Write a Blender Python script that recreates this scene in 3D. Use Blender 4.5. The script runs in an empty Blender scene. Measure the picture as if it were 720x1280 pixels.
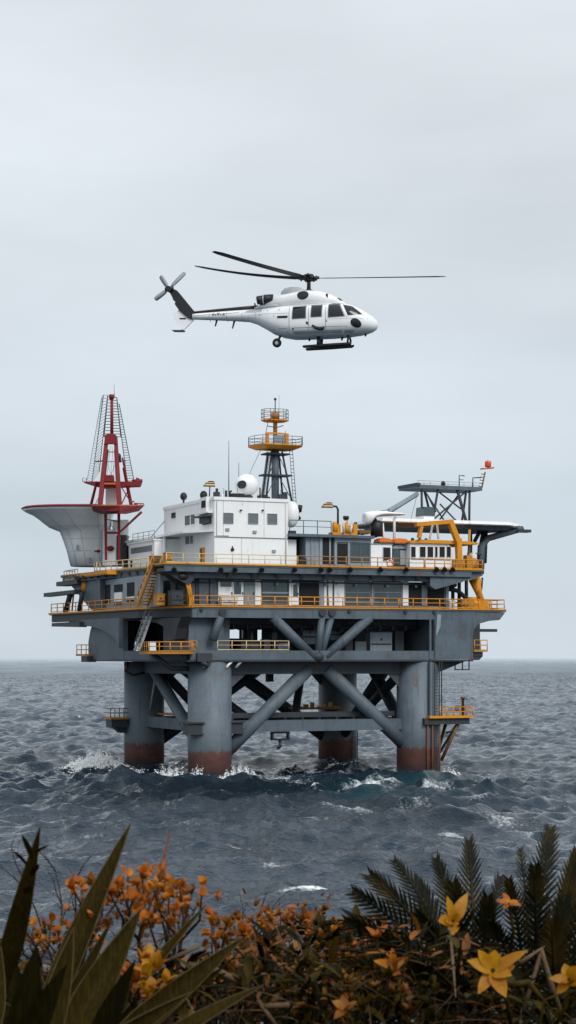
import bpy, math, random
import numpy as np
from mathutils import Vector, Matrix
random.seed(7)
C = bpy.context.scene.collection
PI = math.pi

# ------------------------------------------------------------------ survey
# camera stands on a cliff top 13.5 m above the sea, looking level along +Y
CAMZ, F, HY = 13.5, 2354.0, 822.0            # eye height, focal length and horizon in photo pixels
RA = math.radians(23.7); RC, RS = math.cos(RA), math.sin(RA)
X0, Y0 = -8.9, 214.0                          # front left leg of the platform
def R(u, v, z): return (X0 + u*RC - v*RS, Y0 + u*RS + v*RC, z)       # platform plan -> world
def U(px, v):
    k = (px-360)/F
    return (k*(Y0+v*RC) - X0 + v*RS)/(RC - k*RS)
def V(px, u):
    k = (px-360)/F
    return (X0 + u*RC - k*(Y0+u*RS))/(k*RC + RS)
def Zf(py, u, v): return CAMZ + (HY-py)*(Y0+u*RS+v*RC)/F
def P(px, py, y): return ((px-360)/F*y, y, CAMZ + (HY-py)/F*y)
ID = lambda x, y, z: (x, y, z)

# ------------------------------------------------------------------ mesh builder
class MB:
    def __init__(s, fr=ID): s.v = []; s.f = []; s.sm = []; s.fr = fr
    def add(s, vs, fs, smooth=False):
        b = len(s.v); s.v += [s.fr(*p) for p in vs]
        for f in fs: s.f.append([i+b for i in f]); s.sm.append(smooth)
        return s
    def box(s, x0, x1, y0, y1, z0, z1):
        vs = [(x, y, z) for z in (z0, z1) for y in (y0, y1) for x in (x0, x1)]
        return s.add(vs, [(0,2,3,1),(4,5,7,6),(0,1,5,4),(2,6,7,3),(0,4,6,2),(1,3,7,5)])
    def prism(s, poly, z0, z1):
        n = len(poly)
        vs = [(x, y, z0) for x, y in poly] + [(x, y, z1) for x, y in poly]
        return s.add(vs, [list(range(n))[::-1], list(range(n, 2*n))] + [(i, (i+1)%n, n+(i+1)%n, n+i) for i in range(n)])
    def prism_xz(s, poly, y0, y1):
        n = len(poly)
        vs = [(x, y0, z) for x, z in poly] + [(x, y1, z) for x, z in poly]
        return s.add(vs, [list(range(n)), list(range(n, 2*n))[::-1]] + [(i, n+i, n+(i+1)%n, (i+1)%n) for i in range(n)])
    def prism_yz(s, poly, x0, x1):
        n = len(poly)
        vs = [(x0, y, z) for y, z in poly] + [(x1, y, z) for y, z in poly]
        return s.add(vs, [list(range(n))[::-1], list(range(n, 2*n))] + [(i, (i+1)%n, n+(i+1)%n, n+i) for i in range(n)])
    def tube(s, pts, r, n=8, cap=True):
        """swept round bar through pts; r a number or one radius per point"""
        pts = [Vector(p) for p in pts]
        rs = r if isinstance(r, (list, tuple)) else [r]*len(pts)
        vs = []; fs = []
        up = None
        for i, p in enumerate(pts):
            d = (pts[min(i+1, len(pts)-1)] - pts[max(i-1, 0)]).normalized()
            if up is None:
                a = Vector((0,0,1)) if abs(d.z) < .9 else Vector((1,0,0))
                up = (a - d*a.dot(d)).normalized()
            else:
                up = (up - d*up.dot(d)).normalized()
            w = d.cross(up)
            for k in range(n):
                t = 2*PI*(k+.5)/n
                vs.append(tuple(p + (up*math.sin(t) + w*math.cos(t))*rs[i]))
        m = len(pts)
        for i in range(m-1):
            for k in range(n):
                fs.append((i*n+k, i*n+(k+1)%n, (i+1)*n+(k+1)%n, (i+1)*n+k))
        s.add(vs, fs, n > 4)
        if cap:
            b = len(s.v) - len(vs)
            s.f.append([b+k for k in range(n)][::-1]); s.sm.append(False)
            s.f.append([b+(m-1)*n+k for k in range(n)]); s.sm.append(False)
        return s
    def bar(s, p, q, r): return s.tube([p, q], r*1.25, 4)
    def lathe(s, c, prof, n=32, smooth=True):
        """prof: (radius, z) pairs about the vertical axis through c"""
        vs = []; fs = []
        for r, z in prof:
            for k in range(n):
                t = 2*PI*k/n
                vs.append((c[0]+r*math.cos(t), c[1]+r*math.sin(t), c[2]+z))
        for i in range(len(prof)-1):
            for k in range(n):
                fs.append((i*n+k, i*n+(k+1)%n, (i+1)*n+(k+1)%n, (i+1)*n+k))
        s.add(vs, fs, smooth)
        b = len(s.v)-len(vs)
        if prof[0][0] > 1e-4: s.f.append([b+k for k in range(n)][::-1]); s.sm.append(False)
        if prof[-1][0] > 1e-4: s.f.append([b+(len(prof)-1)*n+k for k in range(n)]); s.sm.append(False)
        return s
    def ball(s, c, r, n=16, sc=(1,1,1)):
        m = n//2; vs = []; fs = []
        for i in range(m+1):
            a = PI*i/m
            for k in range(n):
                t = 2*PI*k/n
                vs.append((c[0]+r*sc[0]*math.sin(a)*math.cos(t), c[1]+r*sc[1]*math.sin(a)*math.sin(t), c[2]-r*sc[2]*math.cos(a)))
        for i in range(m):
            for k in range(n):
                fs.append((i*n+k, i*n+(k+1)%n, (i+1)*n+(k+1)%n, (i+1)*n+k))
        return s.add(vs, fs, True)
    def loft(s, secs, smooth=True, cap=True):
        n = len(secs[0]); vs = [p for q in secs for p in q]; fs = []
        for i in range(len(secs)-1):
            for k in range(n):
                fs.append((i*n+k, i*n+(k+1)%n, (i+1)*n+(k+1)%n, (i+1)*n+k))
        s.add(vs, fs, smooth)
        if cap:
            b = len(s.v)-len(vs)
            s.f.append([b+k for k in range(n)][::-1]); s.sm.append(False)
            s.f.append([b+(len(secs)-1)*n+k for k in range(n)]); s.sm.append(False)
        return s
    def grid(s, rows, smooth=True):
        n = len(rows[0]); vs = [p for q in rows for p in q]
        return s.add(vs, [(i*n+k, i*n+k+1, (i+1)*n+k+1, (i+1)*n+k) for i in range(len(rows)-1) for k in range(n-1)], smooth)

def mesh_obj(name, mb, mat, base, parent=None):
    me = bpy.data.meshes.new(name)
    b = base
    me.from_pydata([(p[0]-b[0], p[1]-b[1], p[2]-b[2]) for p in mb.v], [], mb.f)
    me.polygons.foreach_set('use_smooth', mb.sm)
    me.materials.append(mat)
    me.update()
    o = bpy.data.objects.new(name, me); C.objects.link(o)
    if parent is not None: o.parent = parent
    return o

class Thing:
    def __init__(s, name, label, cat, base, group=None):
        s.e = bpy.data.objects.new(name, None); C.objects.link(s.e)
        s.e.empty_display_size = .5
        s.base = base; s.e.location = base
        s.e['label'] = label; s.e['category'] = cat
        if group: s.e['group'] = group
    def part(s, name, mb, mat, parent=None, label=None):
        o = mesh_obj(name, mb, mat, s.base, parent or s.e)
        if label: o['label'] = label
        return o
def single(name, label, cat, mb, mat, base, group=None):
    o = mesh_obj(name, mb, mat, base); o.location = base
    o['label'] = label; o['category'] = cat
    if group: o['group'] = group
    return o
def structure(name, mb, mat):
    o = mesh_obj(name, mb, mat, (0,0,0)); o['kind'] = 'structure'; return o

# ------------------------------------------------------------------ materials
class NT:
    def __init__(s, nt): s.nt = nt
    def n(s, t, **kw):
        n = s.nt.nodes.new(t)
        for k, v in kw.items():
            if k == 'ins':
                for a, b in v.items():
                    if isinstance(b, bpy.types.NodeSocket): s.nt.links.new(b, n.inputs[a])
                    else: n.inputs[a].default_value = b
            else: setattr(n, k, v)
        return n
    def math(s, op, a, b=0., c=0., clamp=False):
        n = s.n('ShaderNodeMath', operation=op, ins={0: a, 1: b, 2: c}); n.use_clamp = clamp; return n.outputs[0]
    def mix(s, f, a, b, mode='MIX'):
        n = s.n('ShaderNodeMix', data_type='RGBA', blend_type=mode)
        for i, x in ((0, f), (6, a), (7, b)):
            if isinstance(x, bpy.types.NodeSocket): s.nt.links.new(x, n.inputs[i])
            else: n.inputs[i].default_value = (*x, 1) if i > 0 and len(x) == 3 else x
        return n.outputs[2]
    def noise(s, vec, scale, detail=4, rough=.55, sc=None):
        if sc is not None:
            m = s.n('ShaderNodeMapping', ins={'Vector': vec}); m.inputs['Scale'].default_value = sc; vec = m.outputs[0]
        return s.n('ShaderNodeTexNoise', ins={'Vector': vec, 'Scale': scale, 'Detail': detail, 'Roughness': rough}).outputs['Fac']
    def ramp(s, f, lo, hi):
        n = s.n('ShaderNodeMapRange', ins={0: f, 1: lo, 2: hi, 3: 0., 4: 1.}); n.interpolation_type = 'SMOOTHSTEP'; return n.outputs[0]
def new_mat(name):
    m = bpy.data.materials.new(name); m.use_nodes = True
    t = NT(m.node_tree); b = m.node_tree.nodes['Principled BSDF']
    return m, t, b
def link(t, a, b): t.nt.links.new(a, b)

RUST = (.13, .045, .02)
def paint(name, rgb, rough=.55, var=.25, streak=.35, rust=.25, band=None, spec=.35):
    """weathered marine paint: mottling, rain streaks, rust bleeding"""
    m, t, b = new_mat(name)
    pos = t.n('ShaderNodeNewGeometry').outputs['Position']
    big = t.noise(pos, .35, 5, .6); fine = t.noise(pos, 3.0, 4, .6)
    st = t.noise(pos, 1.0, 4, .6, (2.2, 2.2, .18))
    c = t.mix(t.math('MULTIPLY', t.ramp(big, .35, .7), var), rgb, tuple(x*.55 for x in rgb))
    c = t.mix(t.math('MULTIPLY', t.ramp(fine, .45, .75), var*.5), c, tuple(min(1, x*1.25) for x in rgb))
    c = t.mix(t.math('MULTIPLY', t.ramp(st, .52, .72), streak), c, tuple(x*.42 + y for x, y in zip(rgb, (.012, .01, .006))))
    r1 = t.noise(pos, .8, 7, .7, (1.5, 1.5, .5)); r2 = t.noise(pos, .18, 3, .5)
    rm = t.math('MULTIPLY', t.ramp(r1, .57, .66), t.ramp(r2, .42, .6))
    c = t.mix(t.math('MULTIPLY', rm, rust), c, RUST)
    if band is not None:                      # wet antifouling band above the water line, ragged upper edge
        z = t.n('ShaderNodeSeparateXYZ', ins={0: pos}).outputs[2]
        e = t.math('ADD', z, t.math('MULTIPLY', t.math('SUBTRACT', t.noise(pos, 1.3, 7, .76, (2, 2, .6)), .5), 2.6))
        k = t.math('SUBTRACT', 1., t.ramp(e, band-.18, band+.18))
        rc = t.mix(t.ramp(t.noise(pos, .9, 6, .65), .35, .7), (.080, .020, .008), (.165, .042, .013))
        wet = t.math('SUBTRACT', 1., t.ramp(e, .3, 1.3))
        rc = t.mix(t.math('MULTIPLY', wet, .75), rc, (.040, .016, .010))
        c = t.mix(k, c, rc)
        k2 = t.math('MULTIPLY', t.math('SUBTRACT', 1., t.ramp(e, band, band+3.)), .35)
        c = t.mix(k2, c, tuple(x*.45 for x in rgb))
    link(t, c, b.inputs['Base Color'])
    b.inputs['Roughness'].default_value = rough
    b.inputs['Specular IOR Level'].default_value = spec
    bp = t.n('ShaderNodeBump', ins={'Strength': .25, 'Distance': .03, 'Height': t.math('ADD', fine, big)})
    link(t, bp.outputs[0], b.inputs['Normal'])
    return m
def plain(name, rgb, rough=.5, var=.3, scale=6., metal=0., spec=.4):
    m, t, b = new_mat(name)
    pos = t.n('ShaderNodeNewGeometry').outputs['Position']
    c = t.mix(t.math('MULTIPLY', t.ramp(t.noise(pos, scale, 5, .6), .3, .7), var), rgb, tuple(x*.5 for x in rgb))
    link(t, c, b.inputs['Base Color']); b.inputs['Roughness'].default_value = rough; b.inputs['Metallic'].default_value = metal
    b.inputs['Specular IOR Level'].default_value = spec
    return m
M = {}
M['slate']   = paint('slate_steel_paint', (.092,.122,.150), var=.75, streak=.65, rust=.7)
M['slate_m'] = paint('shaded_slate_paint', (.048,.062,.076), var=.5, streak=.4, rust=.4)  # slate darkened to carry the shade of the recessed girders
M['leg']     = paint('leg_steel_paint', (.118,.152,.182), var=.6, streak=.65, rust=.6, band=2.9)
M['slate_l'] = paint('pale_slate_paint', (.24,.29,.33), var=.35, streak=.4, rust=.3)
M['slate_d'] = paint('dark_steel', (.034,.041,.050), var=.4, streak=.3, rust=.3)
M['fender']  = paint('rusty_fender', (.16,.06,.03), var=.5, streak=.5, rust=.8)
M['black']   = plain('black_fittings', (.012,.013,.015), .5)
M['white']   = paint('white_marine_paint', (.80,.81,.81), var=.10, streak=.13, rust=.35)
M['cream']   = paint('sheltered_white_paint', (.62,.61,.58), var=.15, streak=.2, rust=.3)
M['funnel']  = paint('pale_hull_paint', (.74,.77,.78), var=.15, streak=.22, rust=.25)
M['yellow']  = paint('amber_safety_paint', (.62,.25,.010), var=.35, streak=.35, rust=.5)
M['yellow_d']= paint('worn_amber_paint', (.44,.20,.03), var=.5, streak=.4, rust=.6)
M['cream_y'] = paint('faded_cream_rail_paint', (.66,.50,.27), var=.4, streak=.3, rust=.5)
M['red']     = paint('red_mast_paint', (.19,.011,.017), var=.4, streak=.4, rust=.2)
M['orange']  = paint('orange_mast_paint', (.50,.12,.025), var=.4, streak=.4, rust=.3)
M['galv']    = plain('galvanised_steel', (.30,.33,.35), .5, .5, 3., .0)
M['galv_d']  = plain('dull_dark_tube', (.10,.115,.125), .5, .5, 3., .0)
M['glass']   = plain('dark_window_glass', (.045,.075,.088), .08, .5, .5, 0., .6)
M['heli_glass'] = plain('helicopter_glass', (.012,.016,.020), .12, .5, 1.2, 0., .45)
M['glass_g'] = plain('grey_window_blind', (.14,.155,.165), .25, .35, 1.5, 0., .5)
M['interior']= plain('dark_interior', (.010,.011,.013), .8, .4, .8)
M['timber']  = plain('brown_door', (.16,.085,.025), .6, .5, 2.)
M['heli']    = plain('helicopter_white_paint', (.78,.80,.81), .28, .12, 1.5, 0., .5)
M['heli_g']  = plain('helicopter_grey_panel', (.42,.45,.47), .35, .2, 1.5, 0., .5)
M['heli_k']  = plain('helicopter_black_paint', (.014,.015,.018), .42, .3, 2.)
M['rotor']   = plain('rotor_blade_black', (.018,.019,.022), .45, .3, 2.)
M['rotor_g'] = plain('pale_rotor_blade', (.34,.36,.38), .5, .3, 2.)
M['rubber']  = plain('tyre_rubber', (.012,.012,.012), .8)
M['line']    = plain('panel_gap_grey', (.16,.17,.18), .6)
M['lamp_r']  = plain('red_lamp_glass', (.60,.06,.02), .3, .1)
M['deck']    = paint('deck_coating', (.10,.12,.12), var=.4, streak=0, rust=.5)
M['life']    = plain('orange_canopy_cloth', (.72,.17,.02), .6, .2, 2.)
# ================================================================== PLATFORM
ZM, ZU, ZL = 19.4, 24.1, 14.3                 # main, upper and lower deck levels
S = M['slate']
rig = Thing('offshore_platform', 'slate grey steel oil platform standing in the sea on four thick rust banded legs', 'oil platform', R(13, 11, 0))
LEGS = {'FL': (0, 0), 'FR': (26.6, 0), 'BL': (0, 22.4), 'BR': (26.6, 22.4)}
for k, (u, v) in LEGS.items():
    mb = MB()
    mb.lathe(R(u, v, 0), [(2.5, -6), (2.5, 13.0)], 56)
    leg = rig.part('leg', mb, M['leg'])
    if k == 'FL':                              # braces are clamped on with bracket collars
        for (a, b, cc, d) in ((2.2, 3.6, -1.2, .3), (-3.4, -1.7, -2.0, -.4)):
            q = MB(R); q.box(a, b, cc, d, 5.0, 6.1).box(a-.25, b+.25, cc-.25, d+.25, 6.1, 6.25).box(a-.15, b+.15, cc-.15, d+.15, 4.85, 5.0)
            rig.part('clamp_bracket', q, M['slate_d'], leg)
    if k in ('FR', 'BR'):
        # boarding ladder down the leg
        a = -.35 if k == 'FR' else .25
        ang = math.radians(-88 if k == 'FR' else -62)
        q = MB(R)
        cx, cy = u + 2.85*math.cos(ang) , v + 2.85*math.sin(ang)
        if k == 'FR': cx, cy = u+1.15, v-2.75
        for dx in (-.32, .32): q.bar((cx+dx, cy, -1), (cx+dx, cy, 13.0 if k == 'FR' else 5.2), .055)
        z = -.5
        while z < (12.8 if k == 'FR' else 5.):
            q.bar((cx-.32, cy, z), (cx+.32, cy, z), .04); z += .38
        if k == 'FR':
            q.bar((cx-1.05, cy, 6.5), (cx-1.05, cy, 13), .12); q.bar((cx+.62, cy, 6.4), (cx+.62, cy, 13), .06)
        rig.part('ladder', q, M['slate_d'] if k == 'FR' else M['galv_d'], leg)
# fender and rust streaked guard tubes on the front right leg
q = MB(R)
for du in (-.1, .55, 1.5): q.tube([(26.6+du, -2.75, -2), (26.6+du, -2.75, 6.3)], .11, 8)
rig.part('fender_tube', q, M['fender'])

def brace(p, q, r, mat=S, n=16, nm='brace'):
    return rig.part(nm, MB(R).tube([p, q], r, n), mat)
zt = 12.2
# front face: an open V spreading from the middle of the girder
brace((12.3, 0, zt), (1.9, -.1, 2.7), .80, M['leg']); brace((14.6, 0, zt), (25.0, -.1, 3.0), .80, M['leg'])
# left face
brace((0, 19.2, zt), (-.1, 1.6, 2.6), .72, M['leg']); brace((-.1, 17.5, 12.0), (-.1, 20.4, 6.2), .14, M['galv'])
# back face: crossed tubes
brace((11.5, 22.4, zt), (24.6, 22.4, 3.4), .80, M['slate_d']); brace((15.6, 22.4, zt), (2.2, 22.4, 3.4), .80, M['slate_d'])
brace((2.0, 22.4, zt), (8.8, 22.4, 5.4), .6, M['slate_d'])
# right face
brace((26.6, 8.5, zt), (26.6, 20.6, 3.6), .72, M['slate_d']); brace((26.6, 12.2, zt), (26.6, 1.8, 3.6), .72, M['slate_d'])
brace((26.6, 3.2, zt), (26.6, 17., 5.6), .6, M['slate_d'])
# plan braces seen through the legs
brace((3, 17, 12.0), (9, 8, 5.6), .5, M['slate_d']); brace((20, 19, 12.), (14, 8, 5.6), .5, M['slate_d'])
# horizontal box beams
def beam(u0, u1, v0, v1, z0, z1, mat=S, nm='cross_beam'):
    return rig.part(nm, MB(R).box(u0, u1, v0, v1, z0, z1), mat)
beam(2.4, 24.2, -.55, .55, 4.98, 6.28); beam(-.55, .55, 2.4, 20.0, 4.98, 6.28)
beam(2.4, 24.2, 21.8, 22.9, 4.98, 6.2, M['slate_d']); beam(26.1, 27.1, 2.4, 20.0, 4.98, 6.2, M['slate_d'])
# service walkways carried on the beams
wk = MB(R); wk.box(2.2, 24.0, .9, 2.4, 6.55, 6.75); wk.box(2.2, 24., .9, 1.0, 6.75, 7.15)
for i in range(10): wk.box(3+i*2.2, 3.15+i*2.2, .6, 2.3, 6.1, 6.55)
rig.part('walkway', wk, M['slate_d'])
wk = MB(R); wk.box(.8, 2.2, 2.4, 20., 6.5, 6.7); rig.part('walkway', wk, M['yellow_d'])
wk = MB(R); wk.box(19.2, 25.4, 18.4, 21.6, 6.9, 7.15)
for i in range(7): wk.box(19.4+i*.95, 19.9+i*.8, 18.5, 19.4, 7.15, 7.3+.25*(i % 3))
rig.part('walkway', wk, M['yellow_d'])
# recessed girders under the lower deck
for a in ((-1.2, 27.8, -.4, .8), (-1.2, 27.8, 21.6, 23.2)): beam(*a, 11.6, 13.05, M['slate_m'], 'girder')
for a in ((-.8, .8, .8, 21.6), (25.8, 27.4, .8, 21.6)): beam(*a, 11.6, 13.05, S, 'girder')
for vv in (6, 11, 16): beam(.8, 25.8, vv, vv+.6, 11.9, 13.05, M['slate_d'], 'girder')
# stiffener gussets where legs meet the girder
for k, (u, v) in LEGS.items():
    g = MB(R)
    if k[1] == 'L': g.prism_xz([(u+2.4, 11.6), (u+4.4, 11.6), (u+2.4, 9.9)], v-.12, v+.12)
    else: g.prism_xz([(u-2.4, 11.6), (u-2.4, 9.9), (u-4.0, 11.6)], v-.12, v+.12)
    rig.part('gusset', g, S)
# sloped haunch beneath the right overhang
rig.part('haunch', MB(R).prism_xz([(27.9, 13.05), (32.4, 13.05), (27.9, 11.4)], -1.2, 1.2), M['slate_d'])
# ---- lower deck
low = [(-3.6, -2.5), (32.8, -2.5), (32.8, 26), (-6.0, 26), (-6.0, 12.5), (-5.0, 4)]
rig.part('lower_deck', MB(R).prism(low, 13.05, 13.25), M['slate_d'])
ed = MB(R); ed.box(-3.3, 27.45, -2.5, -1.9, 13.26, 14.3); rig.part('edge_girder', ed, S)
ed = MB(R); ed.box(-3.5, 27.4, -1.9, 25.8, 14.0, 14.25); rig.part('deck_plating', ed, M['deck'])
ed = MB(R); ed.prism([(-6., 12.5), (-5.9, 26), (-5.4, 26), (-5.4, 12.4), (-3.2, -1.8), (-3.6, -1.85)], 13.26, 14.3); rig.part('edge_girder', ed, S)
# corner tanks
tank = MB(R)
tank.prism_xz([(27.5, 13.27), (32.78, 13.27), (32.78, 16.2), (33.0, 17.0), (33.6, 17.55), (35.0, 17.9), (36.3, 18.0), (36.3, 18.35), (27.5, 18.35)], -2.46, 5)
rig.part('corner_tank', tank, S)
sp = MB(R); sp.box(32.9, 36.6, -1.6, -.9, 16.6, 16.95); rig.part('stub_beam', sp, M['slate_d'])
tank = MB(R); tank.box(-3.0, 1.2, -1.2, 7.2, 14.3, 18.0); tank.box(1.2, 2.3, -.4, 5, 14.3, 18.)
rig.part('corner_tank', tank, S)
tank = MB(R)
tank.prism_yz([(12.6, 13.27), (26.2, 13.27), (26.2, 15.5), (25.4, 16.9), (24.6, 17.6), (24.6, 18.), (12.6, 18.)], -6.05, -5.5)
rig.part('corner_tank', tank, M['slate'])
# dark cheek with big curved soffit bracket on the left face
br = MB(R)
arc = [(12.2, 14.6)] + [(12.4 + 17*(1-math.cos(t)), 14.6+2.95*math.sin(t)) for t in [i*PI/2/8 for i in range(9)]] + [(33, 18.2), (12.2, 18.2)]
br.prism_yz(arc, -6.75, -6.2); rig.part('soffit_bracket', br, S)
br = MB(R); br.prism_yz([(26, 17.3), (38, 17.55), (38, 18.0), (26, 18.0)], -7.3, -6.3); rig.part('soffit_bracket', br, M['slate_d'])
br = MB(R)                                     # the rounded pocket under the front left corner
br.prism_yz([(-2.4, 18.0), (8.5, 18.0), (8.5, 17.7), (5.5, 17.5), (3., 17.0), (1.6, 16.2), (.9, 15.4), (-.6, 15.6), (-1.2, 16.8)], -4.4, -3.1)
rig.part('soffit_bracket', br, M['slate_d'])
# ---- open level: truss diagonals, columns, back bulkhead with two open bays
def dtube(px0, py0, px1, py1, v, r, mat=S):
    u0, u1 = U(px0, v), U(px1, v); brace((u0, v, Zf(py0, u0, v)), (u1, v, Zf(py1, u1, v)), r, mat, 14, 'truss_diagonal')
dtube(341, 771, 392, 822, -2.0, .58); dtube(403, 766, 397, 820, -2.1, .42); dtube(415, 767, 401, 820, -2.0, .42); dtube(462, 772, 406, 822, -2.0, .58)
dtube(278, 764, 266, 800, -2.2, .46)
nd = MB(R); uu = U(398.5, -2.5); nd.ball((uu, -2.3, Zf(821, uu, -2.5)), .75, 14, (1, .7, .8)); rig.part('node_casting', nd, M['slate_d'])
for px in (278, 403, 415):                     # bolted heads of the diagonals
    q = MB(R); uu = U(px, -2.5); zz = Zf(765.5, uu, -2.5)
    q.tube([(uu, -2.72, zz), (uu, -2.3, zz)], .45, 14); rig.part('bolted_cap', q, M['slate_d'])
for px in (252, 417, 437, 507, 543): 
    uu = U(px, -2.5); q = MB(R); q.tube([(uu, -2.68, 18.9), (uu, -2.45, 18.9)], .22, 10); rig.part('bolted_cap', q, M['slate_d'])
bv = 19.0
def wallseg(pxa, pxb, z0, z1, v, mat, nm='bulkhead', th=.3):
    return rig.part(nm, MB(R).box(U(pxa, v), U(pxb, v), v, v+th, z0, z1), mat)
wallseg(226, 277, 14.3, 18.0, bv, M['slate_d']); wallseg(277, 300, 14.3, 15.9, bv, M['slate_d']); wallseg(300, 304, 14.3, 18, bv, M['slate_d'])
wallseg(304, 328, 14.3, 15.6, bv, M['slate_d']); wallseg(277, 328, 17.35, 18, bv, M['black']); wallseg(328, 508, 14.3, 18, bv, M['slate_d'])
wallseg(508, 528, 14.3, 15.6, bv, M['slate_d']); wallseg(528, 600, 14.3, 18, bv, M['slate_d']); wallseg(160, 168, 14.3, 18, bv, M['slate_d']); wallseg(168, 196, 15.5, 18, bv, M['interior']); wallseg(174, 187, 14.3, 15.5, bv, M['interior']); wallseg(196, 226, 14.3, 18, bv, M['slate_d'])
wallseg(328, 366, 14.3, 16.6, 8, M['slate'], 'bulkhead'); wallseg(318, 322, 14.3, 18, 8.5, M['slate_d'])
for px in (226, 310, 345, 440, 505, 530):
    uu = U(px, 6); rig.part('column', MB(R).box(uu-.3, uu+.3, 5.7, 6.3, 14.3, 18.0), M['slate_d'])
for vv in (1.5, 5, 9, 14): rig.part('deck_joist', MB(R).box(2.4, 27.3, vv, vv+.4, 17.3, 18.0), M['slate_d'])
q = MB(R)                                       # pipes and trays under the main deck
for i in range(5): q.tube([(2.6, .6+i*.5, 17.1-.12*(i % 3)), (27.2, .6+i*.5, 17.1-.12*(i % 3))], .11, 8)
for i in range(14):
    a = 3+i*1.7; q.box(a, a+.15, .3, 3.2, 16.7, 17.3)
rig.part('pipe_rack', q, M['slate_d'])
# ---- main deck
mainp = [(-3.0, -2.5), (37.3, -2.5), (37.6, 1.5), (36.5, 27), (-6.5, 38.5), (-7.6, 38.0), (-6.0, 8)]
rig.part('main_deck', MB(R).prism(mainp, 19.0, 19.3), M['deck'])
mg = MB(R); mg.box(-3.0, 33.0, -2.42, -1.7, 18.0, 19.0)
rig.part('edge_girder', mg, S)
mg = MB(R); mg.prism_xz([(33.0, 18.05), (36.5, 18.05), (37.25, 18.95), (33.0, 19.0)], -2.38, -1.5); rig.part('edge_girder', mg, S)
mg = MB(R); mg.prism([(-2.9, -2.3), (-2.3, -2.3), (-5.3, 8.), (-6.7, 38), (-7.3, 38), (-5.8, 8)], 18.1, 19.0); rig.part('edge_girder', mg, M['slate_d'])
for i in range(9): rig.part('deck_joist', MB(R).box(-2.2+i*4.3, -1.9+i*4.3, -1.6, 26, 18.0, 18.99), M['slate_d'])
rig.part('ceiling_plate', MB(R).box(-2., 33., -1.6, 26, 18.3, 18.5), M['slate_d'])
def lip(path, z, w=.09, h=.22, mat='yellow', nm='deck_edge_lip'):
    q = MB(R)
    for (a, b) in zip(path, path[1:]): q.tube([(a[0], a[1], z), (b[0], b[1], z)], w, 4)
    return rig.part(nm, q, M[mat])
lip([(-3.0, -2.55), (37.3, -2.55)], 19.25, .09, mat='yellow'); lip([(-3.05, -2.55), (-6.05, 8), (-7.65, 38)], 19.2, .14)
# ---- upper deck
upp = [(-6.2, -2.5), (34.2, -2.5), (34.6, 4), (34.0, 27), (-7.3, 34), (-6.6, 22), (-4.2, 7), (-6.2, 3.)]
rig.part('upper_deck', MB(R).prism(upp, 23.75, 24.0), M['deck'])
ug = MB(R); ug.box(-6.2, 32.6, -2.42, -1.9, 23.12, 23.75); rig.part('edge_girder', ug, S)
ug = MB(R); ug.prism_xz([(27.2, 22.0), (27.9, 21.6), (33.6, 23.1), (34.3, 23.3), (34.3, 23.74), (27.2, 23.74)], -2.1, -1.0); rig.part('edge_girder', ug, S)
ug = MB(R); ug.box(-2.8, 29.5, -1.5, -1.0, 22.5, 23.74); rig.part('edge_girder', ug, M['slate'])
ug = MB(R); ug.prism([(-4.1, 7.2), (-3.6, 7.2), (-6.0, 22), (-6.6, 33), (-7.2, 33.5), (-6.5, 22)], 23.1, 23.75); rig.part('edge_girder', ug, S)
ug = MB(R); ug.prism_xz([(-6.2, 23.5), (-6.2, 23.1), (-3.2, 21.6), (-2.6, 22.3), (-2.6, 23.5)], -1.8, .5); rig.part('edge_girder', ug, M['slate_d'])
ug = MB(R); ug.ball((-3.9, -1.2, 22.6), .85, 16, (1.1, 1, .8)); rig.part('rounded_pocket', ug, M['black'])
lip([(-6.2, -2.55), (34.2, -2.55)], 24.0, .10); lip([(-6.25, -2.5), (-6.25, 3)], 24., .13)
lip([(-4.25, 7), (-6.65, 22), (-7.35, 33.5)], 24., .1, mat='yellow_d')
for k in range(10):                             # cantilever ribs on the left soffit
    v0 = 9+k*2.0; u0 = -4.4-.16*(v0-7)
    rig.part('soffit_rib', MB(R).prism_xz([(u0, 23.7), (u0+.1, 23.3), (-2.6, 22.4), (-2.6, 23.7)], v0, v0+.3), M['slate_d'])
for k in range(11):                             # tapered outriggers on the front soffit
    u0 = 1.5+k*3.0
    q = MB(R); q.prism_yz([(-2.4, 23.1), (-1.5, 22.5), (-1.5, 23.1)], u0, u0+.35); rig.part('soffit_rib', q, S)
# ---- the flare bracket that carries the pale hull shaped tower
q = MB(R)
va, vb = V(90, -6.6), V(117, -6.0)
q.prism_yz([(V(117,-6.), 19.4), (V(117,-6.)-3.5, 19.4), (V(117,-6.)-3.5, 23.2), (V(91,-6.)+1., 23.7), (V(91,-6.)+1., 23.2)], -6.3, -5.6)
rig.part('corner_bracket', q, S)
q = MB(R); vv = V(108, -6); q.tube([(-6.0, vv, 23.), (-6.0, vv, 21.8)], .62, 16); rig.part('hanging_drum', q, M['yellow'])
q = MB(R); q.box(-6.9, -5.4, V(134,-6.9), V(90,-6.9), 23.5, 23.98); q.box(-6.98, -6.9, V(134,-6.9), V(90,-6.9), 23.62, 24.02); rig.part('tower_ledge', q, M['yellow'])
q = MB(R); q.box(-7.2, -5.5, V(98, -7), V(72, -7), 22.75, 23.3); rig.part('side_ledge', q, M['slate_d'])
q = MB(R); q.box(-7.6, -6.6, V(98, -7), V(60, -7), 21.5, 22.0); rig.part('side_ledge', q, M['slate_d'])
for (a, b, r) in ((88, 82, .35), (92, 90, .1), (103, 99, .3)):
    q = MB(R); q.tube([(-7., V(a, -7), 21.6), (-7., V(b, -7), 19.4)], r, 8); rig.part('hanging_strut', q, M['slate_d'])
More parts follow.
